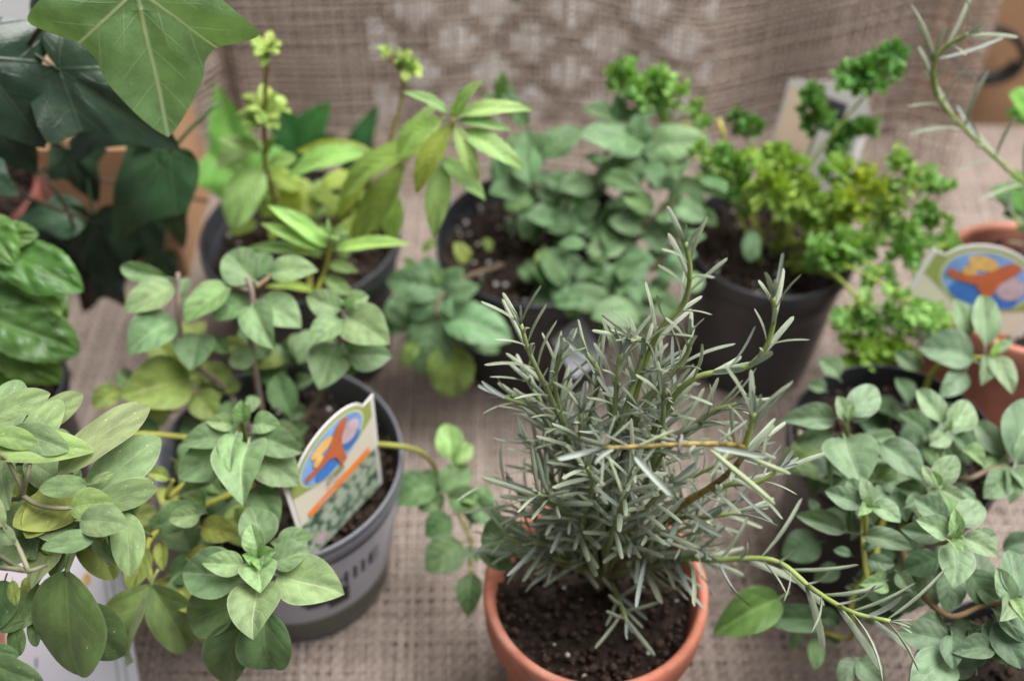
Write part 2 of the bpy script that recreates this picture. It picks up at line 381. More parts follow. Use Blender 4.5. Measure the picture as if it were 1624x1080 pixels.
# ================================================================== setting
tb = mesh('table', [(-1.5, -.4, -.004), (1.5, -.4, -.004), (1.5, 0.778, -.004), (-1.5, 0.778, -.004), (-1.5, -.4, -.03), (1.5, -.4, -.03), (1.5, 0.778, -.03), (-1.5, 0.778, -.03)],
          [[0, 1, 2, 3], [7, 6, 5, 4], [0, 4, 5, 1], [1, 5, 6, 2], [2, 6, 7, 3], [3, 7, 4, 0]], M_TABLE, smooth=False)
obj('table', tb)['kind'] = 'structure'
wl = mesh('wall', [(-2, 1.3, -.8), (2, 1.3, -.8), (2, 1.3, 1.8), (-2, 1.3, 1.8)], [[0, 1, 2, 3]], M_WALL, smooth=False)
obj('wall', wl)['kind'] = 'structure'
def weave(name, surf, a, b, pa, pb, amp, rw, rt, mat, parent, seed=0, gap=.12, wB=1.):
    """real over-and-under threads: surf(A,B)->xyz arrays, A across, B along"""
    rng = np.random.default_rng(seed)
    A = np.arange(a[0], a[1], pa); B = np.arange(b[0], b[1], pb); nA, nB = len(A), len(B)
    jA = rng.normal(0, pa*gap, nA); jB = rng.normal(0, pb*gap, nB)
    def wav(n, m, sc):   # slow wander of each thread
        k = rng.normal(0, 1, (n, m//9+3)); x = np.linspace(0, k.shape[1]-1.001, m); i = x.astype(int); f = x-i
        return sc*(k[:, i]*(1-f)+k[:, i+1]*f)
    AA = A[:, None]+jA[:, None]+wav(nA, nB, pa*.13); BB = B[None, :]+jB[None, :]+wav(nB, nA, pb*.13).T
    e = 1e-3
    S0 = surf(AA, BB); Ta = surf(AA+e, BB)-S0; Tb = surf(AA, BB+e)-S0
    Ta /= np.linalg.norm(Ta, axis=-1, keepdims=True); Tb /= np.linalg.norm(Tb, axis=-1, keepdims=True)
    Nn = np.cross(Ta, Tb); Nn /= np.linalg.norm(Nn, axis=-1, keepdims=True)
    i, j = np.meshgrid(np.arange(nA), np.arange(nB), indexing='ij'); sg = np.where((i+j) % 2 == 0, 1., -1.)[..., None]
    V, F, T = [], [], []; base = 0
    for which in (0, 1):
        s = sg if which == 0 else -sg
        C = S0+Nn*s*amp; side = Ta if which == 0 else Tb
        wv = rw*(1+rng.normal(0, .16, (nA if which == 0 else nB,)))
        Wd = (wv[:, None] if which == 0 else wv[None, :])*(1+.14*rng.normal(0, 1, (nA, nB))); Wd = np.clip(Wd, rw*.45, rw*1.7)[..., None]
        if which == 1: Wd = Wd*wB
        R = np.stack([C+side*Wd, C+Nn*rt, C-side*Wd, C-Nn*rt], 2)   # nA,nB,4,3
        if which == 1: R = R.transpose(1, 0, 2, 3)
        n0, n1 = R.shape[:2]
        idx = np.arange(n0*n1*4).reshape(n0, n1, 4)+base
        q = np.stack([idx[:, :-1], np.roll(idx, -1, 2)[:, :-1], np.roll(idx, -1, 2)[:, 1:], idx[:, 1:]], -1).reshape(-1, 4)
        V.append(R.reshape(-1, 3)); F.append(q); base += n0*n1*4
        tvv = np.clip(rng.normal(.5, .22, (n0, 1, 1))+rng.normal(0, .12, (n0, n1, 1)), 0, 1); T.append(np.broadcast_to(tvv, (n0, n1, 4)).ravel())
    me = mesh(name, np.concatenate(V), np.concatenate(F), mat, attr=np.concatenate(T))
    return obj(name, me, parent, kind='stuff')
# tablecloth
cloth = thing('burlap_tablecloth', (0, .45, 0), 'brown woven burlap tablecloth spread flat under all the pots', 'tablecloth')
def flat(A, B):
    z = .0012+.0012*np.sin(A*23+2)*np.sin(B*17)+.0006*np.sin(A*61+B*40)
    return np.stack([A+.004*np.sin(B*9), B+.003*np.sin(A*12), z], -1)
weave('jute_threads', flat, (-.46, .46), (.22, .775), .0031, .0031, .00045, .00125, .0007, M_CLOTH, cloth, 3)
# hanging drape
XL, XR = -.262, .318
drape = thing('burlap_drape', (.04, .72, 0), 'loosely woven burlap hanging in folds behind the herb pots', 'drape')
def sstep(x, a, b): t = np.clip((x-a)/(b-a), 0, 1); return t*t*(3-2*t)
def hang(A, B):
    y = .712+.06*B+.0022*np.sin(A*34+1)+.0012*np.sin(A*71+B*20)+.007*np.sin((A-.13)*40)*sstep(A, .10, .17)
    y = y-.035*sstep(A, XL+.05, XL+.0)+.012*np.exp(-((A-XL-.055)/.008)**2)-.035*sstep(A, XR-.05, XR)
    y = y-.02*np.clip(.05-B, 0, .05)/.05
    sag = -.022*np.exp(-((A-.15)/.075)**2)+.22*np.clip(A-.17, 0, 1)+.05*np.clip(A, -.3, .0)
    return np.stack([A, y, B+sag*np.clip(B/.05, 0, 1)], -1)
weave('jute_threads', hang, (XL, XR), (.002, .30), .0036, .0050, .0006, .00100, .00085, M_DRAPE, drape, 5, .16, 1.35)
# lattice crate behind the drape
lat = thing('lattice_panel', (.03, .764, 0), 'brown diagonal lattice panel showing as pale diamonds through the burlap drape', 'lattice')
def box_arr(c, ax, ay, az, sx, sy, sz):
    V = []
    for i in (-1, 1):
        for j in (-1, 1):
            for k in (-1, 1): V.append(tuple(Vector(c)+ax*i*sx/2+ay*j*sy/2+az*k*sz/2))
    return V, [[0, 1, 3, 2], [4, 6, 7, 5], [0, 4, 5, 1], [2, 3, 7, 6], [0, 2, 6, 4], [1, 5, 7, 3]]
def box(name, c, ax, ay, az, size, mat, parent):
    V, F = box_arr(c, ax, ay, az, *size); return obj(name, mesh(name, V, F, mat, smooth=False), parent)
X_, Y_, Z_ = Vector((1, 0, 0)), Vector((0, 1, 0)), Vector((0, 0, 1))
LX0, LX1, LZ1 = -.105, .150, .30
for sgn in (1, -1):
    k = -30
    while k < 30:
        off = k*.0565; k += 1
        # line x - sgn*z = off, clipped to the panel
        pts = []
        for t in np.linspace(0, LZ1, 200):
            x = off+sgn*t+.012
            if LX0 <= x <= LX1: pts.append((x, t))
        if len(pts) < 8: continue
        p0, p1 = pts[0], pts[-1]; c = ((p0[0]+p1[0])/2, .764-.0035*sgn, (p0[1]+p1[1])/2)
        d = Vector((sgn, 0, 1)).normalized(); L = math.hypot(p1[0]-p0[0], p1[1]-p0[1])
        box('slat', c, d, Y_, d.cross(Y_), (L, .006, .0110), M_WOOD, lat)
box('side_board', (LX0-.078, .764, .15), X_, Y_, Z_, (.154, .014, .30), M_WOOD, lat)
box('side_board', (LX1+.078, .764, .15), X_, Y_, Z_, (.154, .014, .30), M_WOOD, lat)
# kraft carton on the left
kb = thing('cardboard_carton', (-.285, .62, 0), 'plain tan cardboard carton standing behind the ivy', 'carton')
box('carton_side', (-.283, .600, .058), X_, Y_, Z_, (.115, .004, .115), M_KRAFT, kb)
box('carton_side', (-.338, .650, .058), Y_, X_, Z_, (.095, .004, .115), M_KRAFT, kb)
box('carton_side', (-.228, .650, .058), Y_, X_, Z_, (.095, .004, .115), M_KRAFT, kb)
box('carton_top', (-.283, .651, .1178), X_, Y_, Z_, (.115, .098, .004), M_KRAFT, kb)
# tan board + cable on the right
bd = obj('tan_board', mesh('tan_board', *box_arr((.50, .800, .05), X_, Y_, Z_, .36, .014, .46), M_KRAFT, smooth=False))
tag(bd, 'plain tan board leaning behind the right end of the drape', 'board')
cp = []
for k in range(26):
    th = 2*math.pi*k/25*1.45+.5
    q = P(1562+55*math.cos(th)+k*.4, 78+40*math.sin(th)+k*.6, y=.775); cp.append(q)
cb = tube('black_cable', cp, .0032, .0032, M_BLACK, None, 7, 3, bump=0)
tag(cb, 'black cable coiled in a loop at the upper right corner', 'cable')
# ================================================================== pots
def lathe(name, prof, mat, parent, center, n=64, wob=0.):
    V = []; 
    for r, z in prof:
        for k in range(n):
            th = 2*math.pi*k/n; V.append((center[0]+r*math.cos(th), center[1]+r*math.sin(th), z))
    F = grid_faces(len(prof), n, wrap=True).tolist()
    me = mesh(name, V, [f[::-1] for f in F], mat)
    return obj(name, me, parent)
def ico(r):
    t = (1+5**.5)/2; v = np.array([(-1, t, 0), (1, t, 0), (-1, -t, 0), (1, -t, 0), (0, -1, t), (0, 1, t), (0, -1, -t), (0, 1, -t), (t, 0, -1), (t, 0, 1), (-t, 0, -1), (-t, 0, 1)], float)
    f = [(0, 11, 5), (0, 5, 1), (0, 1, 7), (0, 7, 10), (0, 10, 11), (1, 5, 9), (5, 11, 4), (11, 10, 2), (10, 7, 6), (7, 1, 8), (3, 9, 4), (3, 4, 2), (3, 2, 6), (3, 6, 8), (3, 8, 9), (4, 9, 5), (2, 4, 11), (6, 2, 10), (8, 6, 7), (9, 8, 1)]
    return v/np.linalg.norm(v[0]), np.array(f)
IV, IF = ico(1)
def scatter(name, mat, parent, c, R, z, n, r0, r1, seed):
    rng = np.random.default_rng(seed); V, F = [], []
    for k in range(n):
        rr = R*math.sqrt(rng.uniform(0, .97)); th = rng.uniform(0, 6.28); s = rng.uniform(r0, r1)
        v = IV*rng.uniform(.45, 1.35, (12, 1))*s*np.array([1, 1, .75])+np.array([c[0]+rr*math.cos(th), c[1]+rr*math.sin(th), z+rng.uniform(-.001, .004)])
        V.append(v); F.append(IF+12*k)
    return obj(name, mesh(name, np.concatenate(V), np.concatenate(F), mat, smooth=False), parent, kind='stuff')
def soil(parent, c, R, z, seed, perl=30):
    rng = np.random.default_rng(seed); nr, nt = 22, 60; V = []
    nz = rng.normal(0, 1, (nr, nt)); nz = (nz+np.roll(nz, 1, 1)+np.roll(nz, 1, 0))/1.7
    for i in range(nr):
        r = R*(i/(nr-1)); 
        for j in range(nt):
            th = 2*math.pi*j/nt; V.append((c[0]+r*math.cos(th), c[1]+r*math.sin(th), z+.0012*nz[i, j]*(i > 0)+.004*math.cos(i/nr*3)))
    parent = obj('soil', mesh('soil', V, [f[::-1] for f in grid_faces(nr, nt, wrap=True).tolist()], M_SOIL), parent)
    scatter('soil_crumbs', M_CRUMB, parent, c, R, z+.001, 520, .0006, .0026, seed+1)
    if perl: scatter('perlite', M_PERL, parent, c, R, z+.002, perl, .0005, .0018, seed+2)
def pot(parent, c, R, H, mat, thick=.0015, lip=.004, taper=.78, band=.012, n=72):
    """round pot: tapered wall, thicker rim band, hollow inside"""
    rb = R*taper; pr = [(0.001, .002), (rb*.96, .002), (rb, .005)]
    for t in (.3, .6): pr.append((rb+(R-lip*.6-rb)*t, H*t))
    pr += [(R-lip*.75, H-band-.001), (R-lip*.35, H-band), (R-.0006, H-band+.001), (R, H-band+.003), (R, H-.002), (R-.0007, H-.0005), (R-.0016, H), (R-thick, H-.0007), (R-thick-.0006, H-.003), (R-thick-.002, H*.8), (rb-thick, .01), (.001, .009)]
    return lathe('pot', pr, mat, parent, c, n)
def c_at(px, py, z): p = P(px, py, z=z); return (p.x, p.y)
# ================================================================== leaf variants
def vset(name, mat, a, b, k=4, **kw):
    r = random.Random(name); out = []
    for i in range(k):
        q = dict(kw); q['fold'] = kw.get('fold', .25)*r.uniform(.7, 1.3); q['arch'] = kw.get('arch', .1)*r.uniform(.5, 1.4)
        q['side'] = r.uniform(-.03, .03); out.append(leaf_mesh(name, mat, a*r.uniform(.92, 1.08), b*r.uniform(.92, 1.08), seed=i+3, **q))
    return out
LV_OREG = vset('oregano_leaf', M_OREG, .52, .80, fold=.60, arch=.11, droop=.22, ripple=.025, petiole=.16, nu=17, nv=11)
LV_OREG2 = vset('grey_oregano_leaf', M_OREG2, .52, .80, fold=.60, arch=.11, droop=.25, ripple=.03, petiole=.16, nu=17, nv=11)
LV_SAGE = vset('hairy_leaf', M_SAGE, .58, .66, fold=.28, arch=.07, droop=.22, ripple=.02, petiole=.14, nu=19, nv=11)
LV_BASIL = vset('basil_leaf', M_BASIL, .52, .70, fold=.22, arch=.10, droop=.20, ripple=.05, blister=.055, teeth=11, toothamp=.05, petiole=.14, nu=30, nv=17)
LV_VERB = vset('verbena_leaf', M_VERB, .66, .95, fold=.14, arch=.13, droop=.05, ripple=.02, petiole=.06, twist=.04, nu=19, nv=9)
LV_VROUND = vset('round_leaf', M_VERB, .52, .62, fold=.28, arch=.10, droop=.2, ripple=.02, petiole=.12)
LV_MINT = vset('mint_leaf', M_MINT, .52, .72, fold=.36, arch=.09, droop=.25, ripple=.03, teeth=9, toothamp=.08, blister=.02, petiole=.12, nu=22, nv=11)
LV_ROSE = vset('needle', M_ROSE, .30, .26, k=6, fold=.0, arch=.08, droop=.06, nu=9, nv=7, twist=.015)
IVY5 = [(0, 0), (.07, -.12), (.22, -.2), (.38, -.14), (.50, -.02), (.63, .08), (.72, .17), (.75, .225), (.72, .265), (.60, .305), (.44, .36), (.35, .45), (.32, .56), (.19, .77), (.07, .93), (.0, 1.0)]
IVY3 = [(0, 0), (.06, -.08), (.20, -.14), (.36, -.05), (.48, .10), (.52, .26), (.42, .38), (.30, .52), (.17, .78), (.0, 1.0)]
LV_IVY = [ivy_mesh('ivy_leaf', M_IVY, IVY5, 1)]
LV_IVYD = [ivy_mesh('dark_ivy_leaf', M_IVYD, IVY3, 2), ivy_mesh('dark_ivy_leaf', M_IVYD, IVY5, 4, bend=.2)]
LV_PARS = [frill_mesh('parsley_leaflet', M_PARS, k) for k in range(6)]
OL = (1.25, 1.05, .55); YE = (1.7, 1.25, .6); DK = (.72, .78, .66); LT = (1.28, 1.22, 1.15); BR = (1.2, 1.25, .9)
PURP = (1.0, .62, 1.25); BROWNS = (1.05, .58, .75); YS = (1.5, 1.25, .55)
# ================================================================== oregano in the printed grey pot
c = c_at(442, 725, .105)
ore = thing('potted_oregano', (c[0], c[1], 0), 'green oregano with broad leaf rosettes in the printed grey plastic pot', 'potted plant')
rb, R, H = .0485, .0625, .105
ore_pot = lathe('pot', [(.001, .003), (rb*.96, .003), (rb, .006), (rb+.0008, .016), (.0605, H-.015), (.0608, H-.0125), (.0622, H-.0118), (R, H-.010), (R, H-.0052), (.0619, H-.0046), (.0619, H-.0040), (R, H-.0034), (R, H-.0015), (.0618, H), (.0609, H-.0002), (.0603, H-.002), (.0585, .085), (.046, .012), (.001, .011)], M_GREYPOT, ore, c, 96)
def cone_r(z): return rb+.0008+(.0605-rb-.0008)*(z-.016)/(H-.031)
def wrap(name, z0, z1, mat, off, a0=0, a1=2*math.pi, n=96):
    V = []; 
    for i in range(9):
        z = z0+(z1-z0)*i/8
        for k in range(n+1):
            th = a0+(a1-a0)*k/n; V.append((c[0]+(cone_r(z)+off)*math.cos(th), c[1]+(cone_r(z)+off)*math.sin(th), z))
    return obj(name, mesh(name, V, grid_faces(9, n+1), mat), ore_pot)
wrap('printed_band', .030, .0885, M_BAND, .00035); wrap('base_band', .0075, .030, M_OLIVEBAND, .0003)
def text_mesh(name, s, size, mat, mapper, spacing=1.0):
    cu = bpy.data.curves.new(name, 'FONT'); cu.body = s; cu.size = size; cu.space_character = spacing; cu.align_x = 'CENTER'; cu.resolution_u = 4
    o = bpy.data.objects.new('tmp', cu); COL.objects.link(o)
    dg = bpy.context.evaluated_depsgraph_get(); me = bpy.data.meshes.new_from_object(o.evaluated_get(dg)); bpy.data.objects.remove(o)
    for v in me.vertices: v.co = mapper(v.co.x, v.co.y)
    me.materials.clear(); me.materials.append(mat); me.name = name; return me
def potmap(th0, z0):
    def f(x, y):
        z = z0+y; th = th0+x/cone_r(z); r = cone_r(z)+.0007; return Vector((c[0]+r*math.cos(th), c[1]+r*math.sin(th), z))
    return f
obj('lettering', text_mesh('lettering', 'SHIIE', .019, M_INK, potmap(math.radians(-52), .060), 1.05), ore_pot)
# big dark printed emblem under the lettering
for th0, wd, z0, z1 in ((-66, .010, .046, .060), (-58, .006, .040, .058), (-72, .006, .050, .068)):
    wrap('printed_emblem', z0, z1, M_INK, .0006, math.radians(th0)-wd/.055, math.radians(th0)+wd/.055, 8)
soil(ore, c, .0588, .088, 11, 40)
SO = dict(r0=.0019, r1=.0012, mat=M_STEM)
def st(par, pts, col=WOODC, r0=.0019, r1=.0012, sides=7): return stem_px(par, pts, r0, r1, M_STEM, col, sides)
st(ore, [(430, 760, 9), (425, 790, 12), (415, 840, 14.5), (411, 884, 15.6)], (1.1, 1, .9))
st(ore, [(425, 735, 9), (405, 720, 12), (388, 690, 15), (385, 660, 16.6)], (1, .85, .8))
st(ore, [(425, 700, 9), (410, 620, 12), (398, 540, 15), (400, 470, 17.3), (392, 440, 18)], PURP)
st(ore, [(410, 705, 9), (360, 620, 11.5), (300, 570, 14), (284, 510, 16), (282, 432, 18)], PURP)
st(ore, [(400, 462, 17.5), (375, 455, 17.6), (362, 456, 17.6)], PURP, .0013, .001)
st(ore, [(405, 455, 17.6), (420, 445, 17.7), (432, 434, 17.8)], BROWNS, .0013, .001)
st(ore, [(455, 700, 9), (500, 640, 11.5), (535, 560, 14.5), (548, 500, 16.5), (556, 482, 17)], PURP)
st(ore, [(400, 715, 9), (350, 650, 10.5), (310, 625, 12), (285, 615, 13)], (1.2, 1, .6), .0015, .001)
st(ore, [(400, 770, 9), (350, 790, 12), (285, 820, 13), (235, 860, 13), (240, 925, 12)], YS, .0018, .0012)
st(ore, [(380, 745, 9), (300, 765, 12), (265, 790, 13), (275, 760, 14)], YS, .0015, .001)
st(ore, [(345, 700, 10), (260, 690, 12), (205, 690, 13), (188, 718, 13.2)], YS, .0014, .001)
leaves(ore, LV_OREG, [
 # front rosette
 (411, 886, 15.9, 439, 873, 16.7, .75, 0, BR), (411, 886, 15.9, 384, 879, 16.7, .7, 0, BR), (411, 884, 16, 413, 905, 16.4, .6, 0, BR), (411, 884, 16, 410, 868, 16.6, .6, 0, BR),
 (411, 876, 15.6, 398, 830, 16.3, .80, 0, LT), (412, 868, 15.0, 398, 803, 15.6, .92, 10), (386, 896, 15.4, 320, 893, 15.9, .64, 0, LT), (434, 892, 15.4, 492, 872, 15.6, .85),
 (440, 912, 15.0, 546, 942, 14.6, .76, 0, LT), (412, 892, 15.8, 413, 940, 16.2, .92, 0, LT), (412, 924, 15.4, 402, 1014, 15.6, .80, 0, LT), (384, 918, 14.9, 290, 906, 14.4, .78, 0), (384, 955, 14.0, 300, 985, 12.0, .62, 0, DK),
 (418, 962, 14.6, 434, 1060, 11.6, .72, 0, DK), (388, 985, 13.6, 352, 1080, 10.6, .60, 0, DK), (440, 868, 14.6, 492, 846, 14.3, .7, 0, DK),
 # second rosette
 (385, 668, 16.9, 383, 634, 17.8, .80, 0, BR), (386, 664, 16.9, 398, 640, 17.6, .6, 0, BR), (370, 674, 16.5, 326, 668, 17.0, .66, 0, LT), (366, 692, 16.2, 288, 704, 16.4, .60), (402, 674, 16.5, 444, 672, 16.9, .82, 0, LT), (404, 690, 16.2, 480, 718, 16.2, .60),
 (374, 690, 16.7, 366, 748, 17.2, .44, 0, LT), (394, 704, 16.3, 386, 802, 16.5, .70, 0, LT), (406, 722, 15.6, 474, 770, 15.0, .82), (366, 718, 15.6, 282, 756, 15.0, .70), (404, 775, 14.4, 440, 835, 13.6, .74, 0, DK), (350, 745, 14.5, 300, 770, 14, .6, 0, DK), (392, 655, 16.4, 408, 630, 16.6, .7),
 # rear left
 (264, 440, 17.5, 192, 422, 17.6, .42, -25), (278, 455, 17.3, 198, 496, 17, .62, 0, LT), (276, 508, 16, 203, 562, 15.5, .76), (364, 454, 17.7, 294, 512, 17.2, .58, 0, BR), (298, 470, 17, 310, 500, 16.5, .7, 0, DK),
 (404, 446, 17.8, 360, 402, 18.3, .95, 0), (405, 442, 17.6, 420, 400, 17.8, .9, 0, DK), (430, 434, 17.9, 505, 430, 18.0, .62, 0, LT), (400, 484, 17, 436, 554, 16.8, .56, 0, LT), (412, 480, 16.7, 478, 520, 16.2, .78), (394, 478, 16.6, 336, 508, 16.2, .78, 0, DK),
 (318, 530, 15, 302, 588, 14.6, 1.0, 0), (406, 568, 14.5, 362, 574, 14.3, .95), (340, 540, 14.5, 362, 560, 14, .9, 0, DK), (285, 470, 17, 300, 440, 17.4, .7),
 # rear right cluster
 (540, 492, 16.8, 486, 470, 17.2, .80, 0, LT), (552, 490, 17.3, 560, 470, 17.9, .9, 0, BR), (552, 486, 17.3, 540, 474, 17.7, .6, 0, BR), (555, 480, 17.2, 585, 470, 17.6, .95, 0, LT), (541, 508, 16.6, 492, 548, 16.4, .70, 0, LT), (550, 503, 16.7, 618, 546, 16.7, .78, 0, LT), (552, 562, 15.2, 621, 566, 14.8, .82), (533, 548, 15, 506, 618, 14.4, .86), (545, 545, 15, 560, 600, 14, .6, 0, DK),
 # yellowing lower leaves
 (302, 604, 12.8, 190, 628, 13.6, .80, 0, OL), (196, 620, 13, 146, 645, 12.5, .7, 0, OL), (310, 625, 12, 345, 665, 11.5, .9, 0, OL), (186, 718, 13.2, 252, 712, 13.4, .55, 0, OL), (270, 760, 14, 235, 750, 14, .6, 0, OL),
 (252, 834, 13.4, 328, 806, 13.8, .66, 0, DK), (320, 836, 12.6, 378, 850, 12.4, .74, 0, YE), (232, 868, 13, 206, 938, 12.2, .56, 0, OL), (240, 926, 12.2, 212, 1048, 8.2, .5, 25, (1.1, 1.0, .7)), (240, 926, 12.2, 298, 1030, 8.4, .5, -25, (.95, .95, .7)), (345, 870, 12, 300, 900, 11.2, .7, 0, YE), (330, 980, 11, 345, 1030, 10, .7, 0, OL),
 (255, 860, 12.6, 258, 905, 12, .5, 0, YE), (300, 890, 11.6, 330, 925, 10.6, .7, 0, OL), (205, 800, 13, 230, 770, 13, .5, 0, OL),
 # inner, near the rim
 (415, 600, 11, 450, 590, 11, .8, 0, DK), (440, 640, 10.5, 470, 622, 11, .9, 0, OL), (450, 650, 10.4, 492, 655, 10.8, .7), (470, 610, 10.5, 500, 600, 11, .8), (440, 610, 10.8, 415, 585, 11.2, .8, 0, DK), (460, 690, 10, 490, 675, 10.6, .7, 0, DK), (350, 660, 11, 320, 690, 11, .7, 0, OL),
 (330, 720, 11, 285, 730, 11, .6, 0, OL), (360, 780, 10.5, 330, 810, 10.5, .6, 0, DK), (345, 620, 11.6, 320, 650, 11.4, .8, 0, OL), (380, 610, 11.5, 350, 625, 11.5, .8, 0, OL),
], .7)
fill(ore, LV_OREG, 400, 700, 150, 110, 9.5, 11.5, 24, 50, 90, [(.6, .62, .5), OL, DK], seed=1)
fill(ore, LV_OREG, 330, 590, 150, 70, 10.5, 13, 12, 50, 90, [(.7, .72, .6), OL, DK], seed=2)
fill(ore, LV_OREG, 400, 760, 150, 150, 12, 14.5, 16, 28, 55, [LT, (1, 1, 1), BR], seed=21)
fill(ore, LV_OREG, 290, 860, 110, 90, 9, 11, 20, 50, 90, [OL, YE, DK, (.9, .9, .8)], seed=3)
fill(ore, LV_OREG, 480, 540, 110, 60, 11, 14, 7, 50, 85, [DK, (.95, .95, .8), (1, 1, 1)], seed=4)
# arching runner to the right of the pot
st(ore, [(480, 720, 9), (560, 706, 11.5), (620, 706, 12), (665, 716, 10.5), (690, 742, 8), (720, 800, 6), (748, 860, 4.5)], OL, .0016, .001)
leaves(ore, LV_OREG, [
 (715, 730, 9, 708, 672, 9.6, .72, 0, BR), (716, 732, 8.8, 750, 706, 9, .75, 0, BR), (690, 770, 8, 622, 800, 7.5, .85, 0, DK), (700, 780, 8, 745, 740, 8.2, .8, 0, DK), (712, 790, 8, 775, 800, 8, .7, 0, DK), (715, 820, 7.6, 675, 850, 7, .95, 0, (.6, .75, .55)), (732, 862, 7, 676, 905, 6.6, .92, 0, DK),
 (748, 830, 7.4, 770, 770, 7.8, .8, 0, DK), (765, 845, 11.6, 852, 868, 11.8, .72, 0, DK), (748, 912, 6.2, 742, 978, 5.6, .66, 0, DK), (740, 870, 6.4, 760, 890, 6, .7, 0, DK), (700, 760, 7.8, 660, 770, 7.6, .9, 0, DK), (750, 800, 7.8, 800, 830, 8, .6), (745, 790, 8, 752, 800, 8.6, .9, 0, BR), (700, 810, 7.2, 660, 775, 7.4, .8, 0, DK), (768, 862, 11.2, 812, 905, 11.2, .7, 0, DK)], .8)
st(ore, [(748, 860, 4.5), (745, 885, 5.5), (748, 912, 6.2)], OL, .001, .0008)
# ================================================================== rosemary
c = c_at(945, 929, .10)
ros = thing('potted_rosemary', (c[0], c[1], 0), 'bushy grey-green rosemary in the round terracotta pot at the front', 'potted plant')
lathe('pot', [(.001, .004), (.037, .004), (.040, .006), (.0435, .04), (.0470, .072), (.0480, .0745), (.0512, .0752), (.0520, .078), (.0528, .094), (.0524, .0985), (.0510, .1002), (.0488, .0996), (.0476, .0972), (.0468, .090), (.0425, .06), (.036, .012), (.001, .011)], M_TERRA, ros, c, 96)
soil(ros, c, .0466, .086, 21, 14)
needle_list = []
def needles(pts, L0=2.3, L1=1.5, step=.0072, start=.15, spread=54, tipspread=26, seed=0, col=(1, 1, 1), wr=.097):
    r = random.Random(seed); sp = spline(pts, 10)
    d = [0]
    for i in range(1, len(sp)): d.append(d[-1]+(sp[i]-sp[i-1]).length)
    tot = d[-1]; s = tot*start; az = r.uniform(0, 6.28); k = 0
    while s <= tot+1e-6:
        i = min(max(1, next((q for q in range(len(d)) if d[q] >= s), len(d)-1)), len(d)-1)
        p = sp[i]; t = (sp[min(i+1, len(sp)-1)]-sp[i-1]).normalized(); f = s/tot
        rem = (tot-s)
        near = max(0, 1-rem/.028)
        a = t.orthogonal().normalized(); b = t.cross(a)
        for q in (0, 1):
            th = az+q*math.pi+r.uniform(-.2, .2)
            ang = math.radians(spread*(1-near)+tipspread*near+r.uniform(-9, 9))
            L = 1.24*(L0*(1-.2*f)*(1-near)+L1*near)*r.uniform(.68, 1.15)/100
            dirv = t*math.cos(ang)+(a*math.cos(th)+b*math.sin(th))*math.sin(ang)
            dirv = (dirv+Vector((0, 0, .12))).normalized()
            upv = t-dirv*t.dot(dirv)
            if r.random() < .10: upv = -upv
            needle_list.append((p, p+dirv*L, upv, wr*r.uniform(.85, 1.2)*(.021/max(L, .011))**.5, col, r.randrange(6)))
        az += math.pi/2+r.uniform(-.2, .2); s += step*r.uniform(.8, 1.25)*(1-.35*near); k += 1
    for q in range(4):   # closed tip bud
        th = q*1.57; dirv = (t+(a*math.cos(th)+b*math.sin(th))*.3).normalized(); needle_list.append((sp[-1], sp[-1]+dirv*.009*r.uniform(.7, 1.2), t.orthogonal(), .16, (1.3, 1.35, .9), r.randrange(6)))
def rstem(pts, seed, L0=2.3, L1=1.5, col=(1, 1, 1), woody=False, r0=.0014, r1=.0009, mat=None, **kw):
    pp = [PZ(*q) for q in pts]
    tube('stem', pp, r0, r1, mat or (M_WOODY if woody else M_STEM), ros, 7, color=col, seed=seed)
    needles(pp, L0, L1, seed=seed, **kw)
LM = (1.0, 1.05, .75)
rstem([(955, 920, 9), (975, 790, 16), (1010, 620, 22), (1045, 525, 25), (1084, 482, 26.3), (1094, 430, 28), (1087, 385, 29.3)], 1, 2.1, 1.7, LM, start=.45, step=.0075)
rstem([(960, 920, 9), (1010, 750, 17), (1055, 650, 21.5), (1105, 598, 23.5), (1180, 584, 24), (1214, 552, 25), (1228, 505, 26.3), (1226, 472, 27.3)], 2, 2.2, 1.5, LM, start=.42)
rstem([(948, 920, 9), (918, 750, 16), (880, 645, 20), (842, 565, 22.8), (826, 515, 24.5)], 3, 2.3, 1.9, start=.42, tipspread=40)
rstem([(975, 915, 9), (1060, 820, 15.5), (1150, 755, 20.5), (1180, 712, 23.6), (1135, 704, 24.8), (1050, 706, 25.2), (957, 711, 25.4)], 4, 2.0, 1.9, (1.7, 1.15, .4), mat=M_TWIG, start=.55, step=.016, r0=.0015, r1=.0008, tipspread=62)
rstem([(1180, 712, 23.6), (1190, 680, 24.6), (1196, 655, 25.3)], 44, 2.2, 2.1, LM, start=.45, step=.005)
rstem([(970, 915, 9), (1040, 878, 12), (1120, 888, 14), (1225, 888, 15.5), (1290, 935, 16), (1350, 970, 16.5), (1412, 985, 17)], 5, 2.5, 2.7, LM, start=.12, step=.0080, tipspread=50, wr=.125)
rstem([(945, 915, 9), (905, 830, 14), (870, 795, 17.5), (853, 782, 18.5)], 6, 2.1, 2.2, start=.35, tipspread=55)
rstem([(940, 920, 9), (890, 870, 12), (845, 860, 14)], 7, 2.0, 1.9, start=.35, tipspread=55)
rstem([(965, 915, 9), (985, 960, 10.5), (994, 985, 11)], 8, 1.8, 1.7, start=.35, tipspread=60)
rstem([(955, 920, 9), (968, 740, 18), (978, 610, 23), (985, 560, 24.5)], 9, start=.42)
rstem([(960, 920, 9), (1020, 780, 16), (1048, 690, 20.5), (1053, 615, 23.5)], 10, start=.42)
rstem([(950, 920, 9), (935, 800, 15), (922, 700, 20), (921, 655, 21.8)], 11, start=.42)
